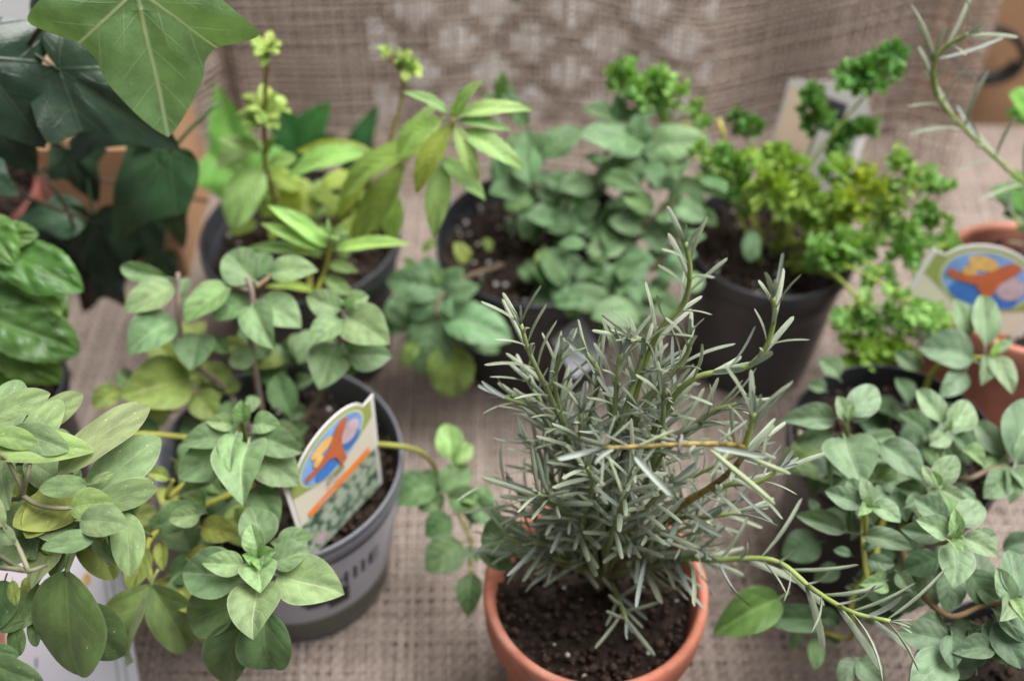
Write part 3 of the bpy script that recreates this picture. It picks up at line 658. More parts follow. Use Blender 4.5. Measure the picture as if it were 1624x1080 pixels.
rstem([(970, 920, 9), (1080, 800, 16), (1150, 770, 18.5), (1200, 765, 19.5), (1235, 745, 20.3)], 12, 2.4, 1.9, LM, start=.35, tipspread=45)
rstem([(950, 920, 9), (905, 760, 16), (860, 660, 19), (800, 630, 20)], 13, 2.2, 1.6, start=.42)
rstem([(955, 920, 9), (900, 700, 18), (880, 610, 21), (890, 560, 23)], 14, start=.45)
rstem([(960, 920, 9), (960, 760, 18), (1020, 560, 24), (1000, 540, 25)], 15, start=.45)
rstem([(962, 920, 9), (1040, 740, 18), (1120, 660, 21.5), (1170, 640, 22.5)], 16, start=.42)
rstem([(968, 920, 9), (1060, 830, 14), (1120, 820, 16.5), (1180, 810, 17)], 17, start=.2)
rstem([(960, 920, 9), (985, 850, 14), (1030, 800, 18), (1060, 770, 20)], 18, start=.45)
rstem([(950, 920, 9), (920, 850, 14), (940, 770, 18.5), (930, 740, 20.5)], 19, start=.45, tipspread=50)
rstem([(958, 920, 9), (965, 870, 14), (990, 790, 19), (1005, 740, 21.5)], 20, start=.5, tipspread=50)
rstem([(960, 920, 9), (1000, 880, 12), (1025, 880, 14)], 21, 2.2, 2.0, start=.45, tipspread=60, woody=True)
rstem([(952, 920, 9), (930, 880, 12.5), (920, 850, 15)], 22, 2.2, 2.0, start=.45, tipspread=55)
rstem([(955, 920, 9), (935, 690, 18.5), (950, 600, 22), (930, 560, 23)], 23, start=.45)
rstem([(955, 920, 9), (1000, 690, 20), (1085, 570, 24), (1090, 540, 25)], 24, start=.4)
rstem([(955, 920, 9), (890, 790, 15), (850, 720, 18), (830, 700, 18.6)], 25, start=.45)
rstem([(962, 920, 9), (1050, 850, 13), (1090, 860, 14.5), (1110, 870, 15)], 26, start=.45)
rg = random.Random(5)
for k in range(5):
    a = k*2*math.pi/5+rg.uniform(-.15, .15); rr = rg.uniform(.72, 1.05); ex, ey = 1000+205*rr*math.cos(a), 700+150*rr*math.sin(a); ez = 19.5-(ey-700)*.026+rg.uniform(-2.0, .8)
    rstem([(958, 920, 9), (958+(ex-958)*.35, 905+(ey-905)*.55, 9+(ez-9)*.62), (ex, ey, ez)], 60+k, 2.1, 1.7, (.9, .9, .75), start=.55, r0=.0012, r1=.0007, tipspread=45)
for bx, by, bz, tx, ty, tz, fl in ((955, 711, 25.4, 884, 728, 25.6, 1), (957, 708, 25.4, 976, 660, 26.2, 0), (957, 714, 25.4, 953, 772, 25.0, 0), (962, 715, 25.3, 986, 780, 24.6, 0), (956, 706, 25.4, 934, 672, 26, 0), (958, 706, 25.4, 1000, 668, 26, 0), (1006, 724, 25.2, 1065, 786, 24.9, 1), (1132, 710, 25, 1216, 724, 25.3, 1), (1140, 708, 24.9, 1255, 752, 24.6, 0), (1138, 702, 24.9, 1186, 666, 25.6, 0), (1000, 712, 25.2, 1070, 682, 25.7, 0), (1125, 712, 24.9, 1230, 800, 24.0, 0), (1000, 708, 25.2, 960, 690, 25.8, 0)):
    B, T = PZ(bx, by, bz), PZ(tx, ty, tz); needle_list.append((B, T, TOC*(-1 if fl else 1), (.12 if fl else .07), (1.15, 1.15, .9), rg.randrange(6)))
for k, (ex, ey, ez) in enumerate(((812, 802, 14.5), (838, 848, 13.2), (800, 765, 15.5), (1112, 852, 13.2), (1140, 815, 14.5), (860, 740, 17), (798, 852, 13.4), (876, 884, 12.6), (1084, 884, 12.4), (1122, 884, 13.2), (820, 880, 12.4))):
    rstem([(958, 918, 9), (958+(ex-958)*.5, 918+(ey-918)*.62, 9+(ez-9)*.7), (ex, ey, ez)], 160+k, 2.0, 1.9, (.9, .9, .75), start=.5, r0=.0012, r1=.0007, tipspread=55)
# woody trunk
tube('trunk', [Vector((c[0], c[1], .08)), P(958, 890, z=.10), P(962, 850, z=.125), P(958, 800, z=.15)], .0036, .0024, M_WOODY, ros, 9, bump=.12)
def px_len(B, T):
    a, b = px_of(B), px_of(T); return math.hypot(a[0]-b[0], a[1]-b[1])*(1.0 if 0 < b[0] < 1624 and 0 < b[1] < 1080 else .2)
needle_list.sort(key=lambda q: -(px_len(q[0], q[1])-60*(CAMH-q[1].z)))
rest_V, rest_F, rest_U = [], [], []; nb = 0
for i, (B, T, up, wr, col, vi) in enumerate(needle_list):
    M = frame(B, T, 0, up, wr)
    if i < 300: obj('needle', LV_ROSE[vi], ros, M, col)
    else:
        me = LV_ROSE[vi]; n = len(me.vertices)
        co = np.empty(n*3, np.float32); me.vertices.foreach_get('co', co); co = co.reshape(-1, 3)
        A = np.array(M); rest_V.append(co@A[:3, :3].T+A[:3, 3])
        lp = np.empty(len(me.loops), np.int32); me.loops.foreach_get('vertex_index', lp); rest_F.append(lp.reshape(-1, 4)+nb); nb += n
        uvv = np.empty(len(me.loops)*2, np.float32); me.uv_layers[0].data.foreach_get('uv', uvv); q = np.zeros((n, 2), np.float32); q[lp] = uvv.reshape(-1, 2); rest_U.append(q)
if rest_V: obj('inner_needles', mesh('inner_needles', np.concatenate(rest_V), np.concatenate(rest_F), M_ROSE, np.concatenate(rest_U)), ros, kind='stuff')
print('needles', len(needle_list))
# wire ring round the yellow twig
q0 = P(1078, 704, z=.2515); ring = [q0+Vector((.0006*math.sin(k*.9), .0031*math.cos(k*2*math.pi/12), .0031*math.sin(k*2*math.pi/12))) for k in range(13)]
tw = tube('wire_twist', ring, .0006, .0006, plain('grey_wire', (.18, .16, .17), .5, .5, .1, 50), None, 6, 3, bump=0)
tag(tw, 'thin grey wire twist round the yellow rosemary twig', 'wire')
# ================================================================== verbena and its flowering neighbour in the black pot
c = c_at(475, 368, .105)
ver = thing('potted_verbena', (c[0], c[1], 0), 'lemon verbena with narrow light green leaves and yellow-green whorls in black pot', 'potted plant')
pot(ver, c, .060, .105, M_DARKPOT, .0016, .004, .78, .013); soil(ver, c, .0565, .083, 31, 25)
st(ver, [(470, 420, 8.5), (440, 330, 53), (422, 265, 53), (420, 180, 53), (424, 80, 53)], (1.1, .62, .45), .0017, .0012)
st(ver, [(520, 400, 8.5), (560, 330, 52), (612, 240, 52), (640, 130, 53), (612, 85, 53)], (1.1, .72, .55), .0016, .001)
st(ver, [(500, 400, 8.5), (590, 300, 51), (660, 240, 49), (705, 220, 48), (720, 190, 47.5)], YS, .0016, .0011)
st(ver, [(490, 430, 8.5), (495, 470, 45), (515, 430, 45), (526, 375, 45)], YS, .0015, .001)
st(ver, [(505, 400, 8.5), (545, 330, 52), (590, 255, 51), (640, 225, 50)], YS, .0014, .001)
leaves(ver, LV_VERB, [
 (722, 182, 47.5, 768, 126, 47.5, .38, 0, LT), (722, 182, 47.3, 752, 138, 47, .34, 0, LT), (726, 184, 47.5, 845, 176, 48, .26, 0, LT), (728, 192, 47.4, 812, 208, 47, .30), (730, 208, 47.2, 834, 272, 46, .34, 0, LT), (722, 200, 47.2, 758, 290, 46, .34, 0, LT),
 (712, 180, 47.6, 638, 146, 48, .30), (715, 198, 47.2, 660, 308, 46, .34, 0, OL), (704, 258, 47.3, 688, 378, 45.5, .38, 0, LT), (700, 252, 47.5, 770, 318, 46, .42, 0, LT), (700, 190, 48, 628, 246, 48, .55, 0, BR), (705, 175, 48, 672, 158, 48.3, .35),
 (688, 226, 48.5, 538, 330, 49, .28, 0, (1.25, 1.1, .7)), (642, 264, 49.5, 560, 392, 48, .34, 0, (1.2, .95, .6)), (580, 242, 51, 454, 282, 51, .34, 0, BR), (622, 298, 50, 624, 382, 49, .50, 0, BR), (585, 262, 51, 540, 350, 50, .38, 0, OL), (600, 250, 51.5, 470, 240, 52.5, .30, 0, OL), (570, 300, 51, 600, 370, 50, .4, 0, OL), (640, 230, 50, 700, 160, 51, .3), (722, 186, 47.2, 724, 155, 46.9, .3, 0, LT),
 (518, 392, 45, 424, 326, 46, .30, 0, BR), (512, 396, 45, 413, 354, 45.5, .28, 0, BR), (532, 396, 45, 655, 388, 45, .22, 0, BR), (508, 408, 45, 452, 388, 45, .26, 0, YE), (515, 402, 45, 393, 394, 45.5, .20), (522, 420, 45, 570, 432, 44.5, .45), (515, 440, 44.8, 563, 470, 44, .5), (524, 376, 45, 552, 352, 45, .3, 0, LT), (524, 378, 45, 500, 360, 45, .35, 0, LT), (524, 374, 45, 540, 380, 44.5, .5, 0, LT), (500, 462, 44.8, 420, 455, 44.4, .22, 0, OL), (524, 372, 45, 520, 345, 45.4, .3, 0, LT), (526, 374, 45, 555, 368, 45, .35),
], .32, ws=.86)
leaves(ver, LV_VROUND, [
 (414, 268, 53, 368, 362, 51, .62, 0, LT), (412, 240, 53, 346, 222, 52.5, .42, 0, LT), (420, 245, 53, 440, 215, 53, .4, 0, BR), (395, 240, 53.5, 345, 262, 53.5, .8, 0, (.9, .9, .9)), (428, 262, 53, 470, 250, 53, .55, 0, BR), (440, 300, 54, 500, 340, 53, .95, 0, OL), (440, 310, 54, 415, 345, 53, .7, 0, OL), (430, 275, 53.5, 480, 300, 53, .6, 0, OL), (520, 300, 54, 500, 320, 53.5, .7, 0, OL), (540, 310, 53, 520, 345, 52, .6, 0, OL), (455, 285, 53.5, 470, 345, 52.8, .55, 0, YE)], .6)
def whorl(cx, cy, y, rpx, n, seed, col):
    r = random.Random(seed); o = PZ(cx, cy, y); s = rpx*.00034; n = int(n*1.7)
    for k in range(n):
        th = k*2.4+r.uniform(-.3, .3); el = r.uniform(-.45, .9); d = Vector((math.cos(th)*math.cos(el), math.sin(th)*math.cos(el), math.sin(el)))
        B = o+d*s*.15; M = frame(B, o+d*s*r.uniform(.55, 1.1), r.uniform(-50, 50), Vector((0, 0, 1)), .62)
        obj('bract', rnd.choice(LV_VROUND), ver, M, col)
BC = (1.55, 1.32, .95)
whorl(424, 80, 53, 30, 14, 1, BC); whorl(420, 178, 53, 46, 26, 2, BC); whorl(646, 108, 53, 28, 14, 3, BC); whorl(612, 82, 53, 18, 8, 4, BC); whorl(640, 90, 53, 18, 8, 5, BC)
fill(ver, LV_VROUND, 500, 330, 110, 50, 11, 15, 16, 60, 90, [OL, (.8, .8, .7)], .5, seed=9)
# ================================================================== mint in the black pot
c = c_at(850, 372, .105)
mnt = thing('potted_mint', (c[0], c[1], 0), 'dark green mint crowding the matt black pot behind the rosemary', 'potted plant')
pot(mnt, c, .060, .105, M_BLACKPOT, .0016, .004, .78, .013); soil(mnt, c, .0565, .088, 41, 90)
MS = (.7, .4, .65)
for pts in ([(960, 400, 9), (1000, 310, 54), (1015, 235, 55)], [(900, 390, 9), (930, 330, 54), (950, 270, 55), (985, 195, 56)], [(850, 380, 9), (845, 300, 54), (835, 230, 55)], [(930, 420, 9), (985, 440, 49), (1040, 420, 49), (1080, 380, 49)], [(880, 410, 9), (890, 350, 53), (910, 300, 54)], [(960, 420, 9), (1020, 360, 51), (1070, 320, 51)], [(800, 420, 9), (740, 440, 49), (700, 470, 47), (690, 500, 46)], [(820, 360, 9), (810, 250, 56), (795, 160, 58)], [(950, 440, 9), (975, 480, 48), (960, 520, 47)]):
    st(mnt, pts, MS, .0016, .001)
GL = (1.35, 1.3, 1.35)
leaves(mnt, LV_MINT, [
 (1016, 234, 55, 916, 216, 54, .52, 0, GL), (1022, 234, 55, 1128, 228, 54, .62, 0, GL), (985, 192, 56, 924, 172, 56, .5, 0, DK), (988, 192, 56, 1045, 178, 56, .45, 0, DK), (985, 190, 56, 975, 150, 56.5, .6, 0, DK), (1016, 228, 55, 1010, 180, 55.5, .8, 0, GL), (832, 205, 55, 846, 276, 54, .8, 0), (835, 200, 55.5, 795, 150, 56, .5, 0, DK), (836, 215, 55, 800, 250, 54, .7, 0, DK),
 (1005, 250, 55, 950, 290, 54, .7, 0), (1010, 250, 54.5, 1000, 300, 53.5, .75), (960, 262, 55, 925, 250, 55, .6), (940, 290, 54, 885, 300, 53, .7, 0, GL), (945, 285, 54, 990, 275, 53.5, .6), (912, 300, 54, 930, 340, 53, .6, 0, BR), (905, 300, 54, 860, 280, 54, .7), (890, 345, 53, 835, 345, 52, .7), (892, 350, 53, 945, 365, 52, .7, 0, GL), (845, 310, 54, 800, 330, 53, .7, 0, BR), (850, 300, 54, 890, 320, 53.5, .7), (848, 330, 53.5, 830, 380, 52, .7),
 (1035, 335, 51, 985, 300, 52, .62, 0, BR), (1040, 340, 51, 1090, 335, 50.5, .85, 0, GL), (1068, 325, 51, 1078, 285, 51.5, .45, 0, LT), (1070, 325, 51, 1118, 350, 50, .7, 0, GL), (1020, 360, 51, 965, 350, 51, .7), (1020, 370, 51, 1060, 400, 50, .7, 0, GL), (990, 385, 50.5, 930, 400, 50, .75, 0, GL), (995, 400, 50, 1040, 430, 49, .7), (985, 440, 49, 945, 475, 48, .8, 0, GL), (990, 440, 49, 1030, 480, 48, .8, 0, GL), (1040, 425, 49, 1090, 440, 48.5, .8), (1060, 400, 49, 1105, 405, 48.5, .75, 0, GL), (1080, 380, 49, 1120, 375, 48.5, .6), (1030, 470, 48, 1075, 500, 47, .8), (960, 470, 48.5, 930, 430, 49.5, .7), (880, 400, 51.5, 850, 430, 50, .7, 0, OL), (895, 410, 51, 930, 440, 50, .75), (870, 430, 50.5, 880, 470, 49, .7, 0, OL), (920, 350, 52.5, 950, 320, 53, .6), (975, 320, 53, 1010, 330, 52, .7), (960, 360, 52, 925, 375, 51.5, .7), (1000, 480, 47.5, 1020, 530, 46.5, .7, 0, DK), (950, 510, 47, 990, 540, 46, .7, 0, DK),
 (795, 158, 58, 797, 112, 58, .45, 0, BR), (796, 158, 58, 820, 140, 58, .5, 0, DK), (796, 162, 58, 825, 158, 57.6, .4, 0, DK), (795, 165, 58, 765, 150, 58, .4, 0, DK),
 # spilling over to the left
 (705, 462, 47.5, 612, 446, 48, .62), (705, 460, 47.5, 735, 425, 48, .7), (700, 470, 47, 650, 505, 46.5, .7), (706, 475, 47, 760, 455, 47, .7), (690, 505, 46.5, 672, 595, 45, .80, 0, GL), (705, 505, 46.3, 812, 540, 45, .62, 0), (705, 545, 45.5, 722, 628, 44.5, .76, 0, OL), (660, 540, 45.8, 640, 580, 45, .6, 0, OL), (715, 470, 46.8, 725, 510, 46, .7), (698, 452, 47.6, 690, 425, 48, .6, 0, BR), (660, 430, 48.5, 640, 410, 49, .6, 0, OL),
 (742, 415, 50, 720, 385, 50.5, .75, 0, YE), (780, 395, 52, 765, 380, 52, .8, 0, OL), (690, 380, 51, 670, 400, 50.5, .6, 0, OL)], .66)
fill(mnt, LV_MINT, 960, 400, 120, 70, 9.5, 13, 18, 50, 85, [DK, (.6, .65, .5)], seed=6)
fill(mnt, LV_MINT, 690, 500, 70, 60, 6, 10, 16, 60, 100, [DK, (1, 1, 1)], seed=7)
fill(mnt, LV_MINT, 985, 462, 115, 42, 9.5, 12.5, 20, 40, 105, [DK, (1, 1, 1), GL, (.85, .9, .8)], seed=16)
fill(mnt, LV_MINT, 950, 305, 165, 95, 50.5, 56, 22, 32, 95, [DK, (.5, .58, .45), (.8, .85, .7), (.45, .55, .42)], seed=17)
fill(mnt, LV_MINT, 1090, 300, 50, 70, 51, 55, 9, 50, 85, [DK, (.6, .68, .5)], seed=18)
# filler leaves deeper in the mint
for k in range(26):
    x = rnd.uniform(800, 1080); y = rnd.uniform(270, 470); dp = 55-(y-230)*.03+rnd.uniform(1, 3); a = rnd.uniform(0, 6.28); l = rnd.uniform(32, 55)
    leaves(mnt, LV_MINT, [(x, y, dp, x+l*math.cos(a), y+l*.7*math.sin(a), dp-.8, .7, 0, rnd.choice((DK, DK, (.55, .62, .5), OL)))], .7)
# ================================================================== parsley
c = c_at(1225, 376, .105)
par = thing('potted_parsley', (c[0], c[1], 0), 'curly parsley with bright and yellowing frilly leaves in dark round pot', 'potted plant')
pot(par, c, .051, .105, M_DARKPOT, .0016, .004, .78, .013); soil(par, c, .0475, .090, 51, 30)
PD = (.85, .92, .95); PB = (1.7, 1.35, .95); PY = (2.5, 1.55, .9); PL = (2.2, 1.55, 1.9); PG = (1.5, 1.3, 1.4)
CL = [  # leaf = stem end (px, distance cm) and its leaflets
 ((1395, 125, 55), PD, [(1420, 84, 20), (1398, 104, 26), (1352, 124, 24), (1380, 140, 28), (1372, 112, 20)]),
 ((1295, 205, 55), PD, [(1290, 148, 18), (1282, 168, 20), (1302, 180, 24), (1284, 197, 20)]),
 ((1340, 228, 55), PD, [(1332, 222, 24), (1376, 204, 20), (1350, 205, 22), (1322, 236, 16)]),
 ((1060, 205, 57), PG, [(978, 120, 22), (1004, 122, 26), (1030, 132, 26), (1052, 128, 22), (1075, 150, 20), (1044, 156, 24), (1015, 145, 22), (1108, 170, 16), (1116, 195, 14)]),
 ((1180, 215, 56), PD, [(1172, 184, 16), (1190, 200, 18), (1205, 205, 14), (1180, 205, 14)]),
 ((1245, 270, 53), PB, [(1230, 244, 26), (1262, 262, 24), (1212, 262, 24), (1275, 285, 18), (1190, 255, 20)]),
 ((1245, 320, 51), PB, [(1225, 298, 34), (1256, 306, 32), (1250, 332, 28), (1282, 305, 22), (1205, 300, 22)]),
 ((1180, 300, 54), PG, [(1168, 262, 22), (1145, 275, 20), (1182, 285, 22), (1130, 260, 18), (1155, 305, 22), (1190, 330, 18)]),
 ((1380, 320, 51), PY, [(1372, 285, 26), (1392, 300, 24), (1350, 318, 26), (1335, 340, 22), (1360, 345, 24)]),
 ((1405, 335, 51), PL, [(1416, 308, 28), (1398, 335, 26), (1425, 325, 18), (1385, 368, 22), (1400, 360, 20)]),
 ((1440, 300, 52), PL, [(1424, 252, 20), (1432, 270, 26), (1438, 288, 20)]),
 ((1450, 300, 52), PG, [(1468, 284, 22), (1500, 297, 18), (1478, 300, 16)]),
 ((1350, 400, 49), PG, [(1300, 398, 28), (1322, 408, 26), (1345, 392, 28), (1370, 392, 26), (1335, 382, 24), (1290, 415, 20)]),
 ((1440, 400, 49), PG, [(1438, 362, 24), (1445, 385, 24), (1432, 402, 24), (1450, 420, 22), (1425, 380, 20)]),
 ((1490, 395, 49), PG, [(1480, 388, 20), (1505, 386, 20), (1515, 396, 14)]),
 ((1150, 290, 54), PG, [(1110, 235, 18), (1130, 250, 20), (1150, 240, 18), (1165, 290, 20), (1120, 290, 18)]),
 ((1480, 350, 50), PG, [(1470, 330, 18), (1490, 345, 20), (1460, 350, 20), (1505, 365, 16)]),
 ((1310, 330, 51), PB, [(1300, 325, 24), (1318, 345, 24), (1290, 350, 22), (1330, 315, 20)]),
 ((1400, 430, 47), PG, [(1390, 435, 22), (1410, 445, 20), (1378, 450, 18)]),
 ((1370, 300, 53), PB, [(1340, 272, 20), (1365, 275, 18), (1310, 280, 20), (1325, 262, 18)]),
 ((1365, 475, 45), PG, [(1368, 488, 26), (1345, 512, 24), (1375, 515, 26), (1330, 505, 18)]),
 ((1420, 460, 45), PG, [(1424, 470, 24), (1412, 500, 22), (1432, 510, 24), (1455, 495, 22)]),
 ((1470, 500, 45), PG, [(1462, 490, 22), (1482, 496, 22), (1496, 510, 20), (1470, 515, 18)]),
 ((1400, 540, 44), PB, [(1395, 545, 26), (1350, 545, 24), (1378, 560, 26), (1420, 550, 26), (1440, 570, 24), (1405, 580, 26), (1370, 590, 22), (1400, 610, 22), (1350, 575, 20), (1425, 595, 20)]),
]
for k, (e, col, lf) in enumerate(CL):
    b = Vector((c[0]+rnd.uniform(-.018, .018), c[1]+rnd.uniform(-.018, .018), .088)); E = PZ(*e); m = (b+E)/2+Vector((0, 0, .012+.25*max(0, b.z+.03-E.z)))
    sm = tube('stem', [b, m, E], .0010, .0007, M_STEM, par, 6, color=(1.3, 1.4, .6), seed=k)
    for (x, y, r) in lf:
        dp = e[2]+rnd.uniform(-1.0, .6); s = r*2.1*.00040*(dp/52)
        T = PZ(x, y, dp); tw = (T-E)
        tube('stalk', [E, E+tw*.5+Vector((0, 0, .002)), T-Vector((0, 0, .004))], .0007, .0005, M_STEM, sm, 5, per=3, color=(1.3, 1.4, .6))
        for q in range(2):
            dv = (tw.normalized() if tw.length > .004 else Vector((0, 0, 1)))+Vector((rnd.uniform(-.8, .8), rnd.uniform(-.8, .8), rnd.uniform(-.2, .6)))
            dv.normalize(); B = T-dv*s*(.45+.1*q)
            obj('leaflet', rnd.choice(LV_PARS), sm, frame(B, B+dv*s*rnd.uniform(.85, 1.1), rnd.uniform(-40, 40), TOC*.5+Vector((0, 0, .8)), 1.0), col)
leaves(par, LV_VROUND, [(1190, 365, 50, 1190, 415, 49, .62, 0, (.75, .85, 1.2))], .6)
st(par, [(1215, 395, 9), (1180, 320, 55), (1140, 190, 56)], (2.2, 1.5, .7), .0011, .0012)
# small plant marker card behind the parsley
def card(name, quad, mat, thick=.0008, parent=None):
    a, b, d, e = [Vector(q) for q in quad]; n = (b-a).cross(e-a).normalized()*thick
    V = [a, b, d, e, a-n, b-n, d-n, e-n]
    F = [[0, 1, 2, 3], [7, 6, 5, 4], [0, 4, 5, 1], [1, 5, 6, 2], [2, 6, 7, 3], [3, 7, 4, 0]]
    return obj(name, mesh(name, [tuple(v) for v in V], F, mat, smooth=False), parent)
class Plane:
    """local 2-D drawing frame on a leaning card: (s,t) in units of the card's width"""
    def __init__(s, A, B, TL, TR=None):   # bottom-left, bottom-right, top-left
        s.o = Vector(A); s.x = Vector(B)-s.o; s.w = s.x.length; up = Vector(TL)-s.o; xn = s.x.normalized()
        up = up-xn*up.dot(xn); s.h = up.length/s.w; s.y = up.normalized()*s.w; s.n = s.x.cross(s.y).normalized()
        s.q = None
        if TR is not None: s.q = (Vector(A), Vector(B), Vector(TR), Vector(TL)); s.h = ((Vector(TL)-s.o).length+(Vector(TR)-Vector(B)).length)/2/s.w
    def __call__(s, u, v, lift=0):
        if s.q is None: return s.o+s.x*u+s.y*v+s.n*lift
        a, b, c, d = s.q; t = v/s.h; return (a*(1-u)+b*u)*(1-t)+(d*(1-u)+c*u)*t+s.n*lift
    def poly(s, name, pts, mat, lift, parent, thick=0):
        V = [tuple(s(u, v, lift)) for u, v in pts]; n = len(V)
        F = [list(range(n))]
        if thick:
            V += [tuple(s(u, v, lift-thick)) for u, v in pts]; F += [list(range(2*n-1, n-1, -1))]+[[(i+1) % n, i, n+i, n+(i+1) % n] for i in range(n)]
        return obj(name, mesh(name, V, F, mat, smooth=False), parent)
def ell(cx, cy, rx, ry, a0=0, a1=360, n=40): return [(cx+rx*math.cos(math.radians(a0+(a1-a0)*k/n)), cy+ry*math.sin(math.radians(a0+(a1-a0)*k/n))) for k in range(n if a1-a0 == 360 else n+1)]
def herb_tag(pl, t, flip=False, words=True):
    h = pl.h; ox, oy, rx, ry = .50, h-.10, .35, .24
    # card outline: shoulders + oval head
    out = [(0, 0), (1, 0), (1, h)]
    head = [(x, y) for x, y in ell(ox, oy, rx+.055, ry+.05, 18, 162, 26)]
    out += head+[(0, h)]
    t = pl.poly('card', out, M_CARD, 0, t, .0007)
    e = .00018
    pl.poly('cream_field', [(.045, .0), (.955, .0), (.955, h-.18), (.045, h-.18)], M_CREAM, e, t)
    pl.poly('green_header', [(.045, h-.20), (.22, h-.28), (.50, h-.40), (.78, h-.28), (.955, h-.20), (.955, h-.02)]+[(x, y) for x, y in ell(ox, oy, rx+.035, ry+.03, 18, 162, 26)]+[(.045, h-.02)], M_CARDGREEN, 2*e, t)
    pl.poly('oval_rim', ell(ox, oy, rx+.012, ry+.014), M_RIMGREEN, 3*e, t)
    pl.poly('sky_field', ell(ox, oy, rx-.01, ry-.01), M_SKYBLUE, 4*e, t)
    pl.poly('sea_patch', ell(ox-.08, oy-.13, .15, .085), M_DEEPBLUE, 5*e, t)
    pl.poly('sea_patch', ell(ox+.20, oy-.10, .10, .07), M_DEEPBLUE, 5*e, t)
    pl.poly('cloud_patch', ell(ox+.19, oy+.01, .105, .10), M_CLOUD, 6*e, t)
    pl.poly('sun_patch', ell(ox-.10, oy+.13, .12, .06), M_SUN, 6*e, t); pl.poly('sun_patch', ell(ox-.16, oy+.04, .055, .05), M_SUN, 7*e, t)
    pl.poly('emblem', [(ox-.31, oy+.01), (ox-.16, oy+.0), (ox-.04, oy+.06), (ox+.07, oy+.20), (ox+.14, oy+.215), (ox+.19, oy+.18), (ox+.10, oy+.03), (ox+.09, oy-.06), (ox+.12, oy-.23), (ox+.05, oy-.24), (ox+.01, oy-.10), (ox-.06, oy-.05), (ox-.20, oy-.06), (ox-.31, oy-.05)], M_RUST, 8*e, t)
    top = h-.56
    pl.poly('herb_picture', [(.05, .0), (.95, .0), (.95, top), (.05, top-.02)], M_PHOTO, 2*e, t)
    pl.poly('orange_strip', [(.14, top-.01), (.88, top+.01), (.88, top+.09), (.14, top+.07)], M_ORANGE, 4*e, t)
    pl.poly('seal', ell(.2, .12, .07, .06), M_CLOUD, 5*e, t)
    if words:
        f = lambda s0, t0, sc: (lambda x, y: pl(s0+x*sc+ (y*.25*sc), t0+y*sc, 6*e))
        obj('script_line', text_mesh('script_line', 'Greek', 1, M_INK, f(.47, top+.15, .085)), t)
        obj('small_line', text_mesh('small_line', 'Oregano', 1, M_OLIVEBAND, f(.47, top+.105, .04), 1.6), t)
        obj('strip_line', text_mesh('strip_line', 'Oregano', 1, M_CARD, f(.34, top+.02, .055)), t)
A_, B_ = P(488, 890, z=.094), P(606, 765, z=.094); TL_ = P(450, 775, z=.150)
t1 = thing('plant_tag', A_, 'cream and green picture tag with orange strip stuck in printed grey pot', 'plant tag', 'picture tags')
herb_tag(Plane(A_, B_, TL_, P(592, 625, z=.154)), t1)
A_, B_ = P(1400, 520, z=.10), P(1585, 585, z=.08); TL_ = P(1479, 394, z=.151)
t2 = thing('plant_tag', A_, 'picture tag with blue and rust oval leaning before right terracotta pot', 'plant tag', 'picture tags')
herb_tag(Plane(A_, B_, TL_), t2, words=False)
A_, B_ = P(1200, 300, y=.585), P(1335, 330, y=.575); TL_ = P(1222, 120, y=.61)
t3 = thing('marker_card', A_, 'pale grey plant marker card standing behind the parsley', 'plant tag')
pl = Plane(A_, B_, TL_); h = pl.h
M_GREYCARD = plain('grey_card', (.36, .34, .33), .5, .3, .1, 30); M_BEIGE = plain('beige_print', (.43, .33, .25), .5, .3, .1, 30); M_PALE = plain('frosted_card', (.50, .50, .47), .5, .3, .05, 30)
t3 = pl.poly('card', [(0, 0), (1, 0), (1, h*.82), (.85, h*1.02), (.6, h*1.08), (0, h)], M_GREYCARD, 0, t3, .0008)
pl.poly('beige_panel', [(.03, h*.45), (.42, h*.40), (.38, h*.92), (.03, h*.95)], M_BEIGE, .0003, t3)
pl.poly('dark_print', [(.42, h*.68), (.70, h*.66), (.70, h*.9), (.42, h*.93)], M_INK, .0003, t3)
pl.poly('edge_strip', [(.93, 0), (1, 0), (1, h*.80), (.93, h*.86)], M_CARD, .0003, t3)
# lavender-white tag in the mint
A_, B_ = P(905, 590, y=.455), P(955, 560, y=.462); TL_ = P(900, 520, y=.475)
t4 = thing('plant_tag', A_, 'small blank lavender white tag standing between mint and rosemary', 'plant tag')
M_LAV = plain('lavender_card', (.52, .51, .60), .5, .3, .05, 30)
Plane(A_, B_, TL_).poly('card', [(0, -.2), (1, -.2), (1, 1.2), (0, 1.0)], M_LAV, 0, t4, .0008)
Plane(P(985, 520, y=.49), P(1000, 520, y=.49), P(985, 475, y=.50)).poly('card', [(-.4, -.5), (1, -.5), (1, 1.8), (.2, 2.1), (-.4, 1.6)], M_LAV, 0, t4, .0008)
